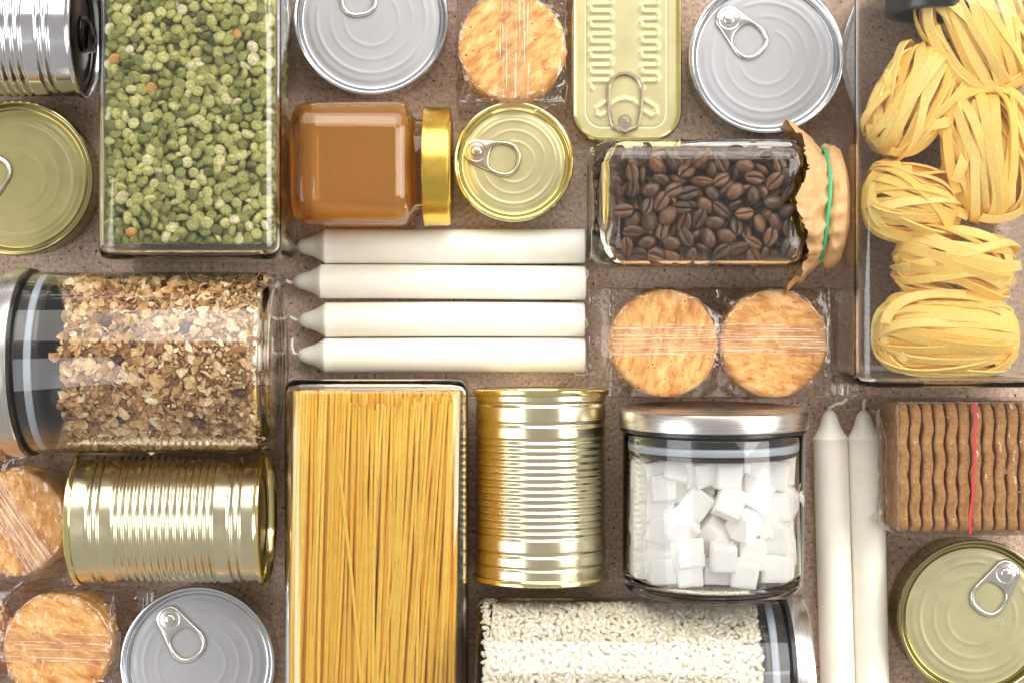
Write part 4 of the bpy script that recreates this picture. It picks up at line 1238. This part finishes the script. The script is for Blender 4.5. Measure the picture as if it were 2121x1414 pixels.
# --- tagliatelle nests
def nest(label, px, py, wpx, lpx, ang, zc_, thick, seed, n=34):
    """a skein: ribbons run along local x, wound over an oblong bundle"""
    rnd = random.Random(seed); c = W(px, py, zc_)
    k = K(zc_+thick/2); A = lpx*k/2*1.04; B = wpx*k/2*1.07; H = thick/2
    t = thing('pasta_nest', label, 'pasta nest', (c.x, c.y, zc_), (0, 0, ang))
    for i in range(n):
        outer_ = i < n*.6
        shrink = rnd.uniform(.92, 1.0) if outer_ else rnd.uniform(.62, .88)
        # roll of the loop about the long axis and sideways offset
        f_ = (i % int(n*.6))/(n*.6-1)*2-1 if outer_ else rnd.uniform(-.8, .8)
        roll = f_*1.15+rnd.gauss(0, .12)
        yaw = rnd.gauss(0, .17); pit = rnd.gauss(0, .08)
        span = rnd.uniform(1.2, 1.9)*pi if outer_ else rnd.uniform(.7, 1.6)*pi
        t0 = pi/2-span/2+rnd.gauss(0, .35)
        hw = rnd.uniform(2.35, 2.9); th = .6
        m = 30; rings = []
        ex = 2.6
        pts = []
        wob = rnd.uniform(0, 6); wa = rnd.uniform(.8, 3.4)
        for j in range(m):
            a = t0+span*j/(m-1)
            cx_ = math.copysign(abs(cos(a))**(2/ex), cos(a)); sx_ = math.copysign(abs(sin(a))**(2/ex), sin(a))
            x = A*shrink*cx_*(1-.10*abs(f_)); rad_y, rad_z = sx_*sin(roll), sx_*cos(roll)
            y = B*shrink*(rad_y*.58+f_*.38)+wa*1.2*sin(a*1.7+wob); z = H*shrink*rad_z+.8*sin(a*2.3+wob*2)
            y += x*yaw; z += x*pit*.4
            pts.append(Vector((x, y, z)))
        for j in range(m):
            p = pts[j]; tg = (pts[min(m-1, j+1)]-pts[max(0, j-1)]).normalized()
            nn = Vector((p.x/(A*A)*.8, p.y/(B*B), p.z/(H*H)+1e-5)); nn -= tg*nn.dot(tg)
            if nn.length < 1e-6: nn = Vector((0, 0, 1))-tg*tg.z
            nn.normalize(); sd = tg.cross(nn)
            tw = .35*sin(wob+j*.16); nn2 = nn*cos(tw)+sd*sin(tw); sd2 = tg.cross(nn2)
            rings.append([p+sd2*hw*.96+nn2*th, p+sd2*hw, p+sd2*hw*.96-nn2*th, p-sd2*hw*.96-nn2*th, p-sd2*hw, p-sd2*hw*.96+nn2*th])
        v, f = loft(rings); mk('ribbon', v, f, M['tagliatelle'], t, sharp=40)
    # loops that go round the rim of the nest
    for i in range(15):
        a0 = rnd.uniform(0, 2*pi); span = rnd.uniform(1.3, 3.2); sh = rnd.uniform(.82, .98); zz = H*rnd.uniform(-.1, .62); lean = rnd.uniform(.5, 1.2)
        rings = []; m = 26; wob = rnd.uniform(0, 6); up = rnd.gauss(0, 4)
        pts = []
        for j in range(m):
            a = a0+span*j/(m-1)
            pts.append(Vector((A*sh*math.copysign(abs(cos(a))**.8, cos(a)), B*sh*math.copysign(abs(sin(a))**.8, sin(a)), zz+up*(j/(m-1)-.5)+1.5*sin(a*2+wob))))
        for j in range(m):
            p = pts[j]; tg = (pts[min(m-1, j+1)]-pts[max(0, j-1)]).normalized(); o_ = Vector((p.x/A, p.y/B, 0)).normalized()
            nn = (o_*cos(lean)+Vector((0, 0, 1))*sin(lean)); nn -= tg*nn.dot(tg); nn.normalize(); sd = tg.cross(nn)*2.7; nn *= .55
            rings.append([p+sd*.96+nn, p+sd, p+sd*.96-nn, p-sd*.96-nn, p-sd, p-sd*.96+nn])
        v, f = loft(rings); mk('ribbon', v, f, M['tagliatelle'], t, sharp=40)
    # loose cut ends poking out
    for i in range(4):
        a = rnd.uniform(0, 2*pi); L0 = rnd.uniform(8, 20); d_ = Vector((cos(a), sin(a), 0)); p0 = Vector((A*.80*cos(a), B*.80*sin(a), H*rnd.uniform(.1, .75)))
        dr = Vector((rnd.gauss(0, 1), rnd.gauss(0, .5), 0)).normalized()
        rings = []
        for j in range(8):
            s = j/7-.5; p = p0+dr*(s*L0)+Vector((0, 0, -2.5*s*s*4)); sd = Vector((-dr.y, dr.x, .25)).normalized()*2.8; nn = Vector((0, 0, .55))
            rings.append([p+sd+nn, p+sd-nn, p-sd-nn, p-sd+nn])
        v, f = loft(rings); mk('ribbon', v, f, M['tagliatelle'], t, sharp=40)
    return t
nest('tagliatelle nest at the top edge of the pasta jar', 2025, 70, 215, 275, D(-62), 39, 58, 31)
nest('slanting tagliatelle nest at the upper left of the pasta jar', 1880, 215, 150, 232, D(58), 38, 58, 32)
nest('upright tagliatelle nest at the right edge of the pasta jar', 2040, 325, 180, 275, D(-82), 40, 58, 33)
nest('small tagliatelle nest left of centre in the pasta jar', 1882, 425, 145, 205, D(-12), 36, 54, 34, 30)
nest('tagliatelle nest second from the base of the pasta jar', 1972, 548, 150, 240, D(-10), 37, 58, 35)
nest('tagliatelle nest lying at the base of the pasta jar', 1955, 695, 175, 295, D(-3), 38, 60, 36, 40)
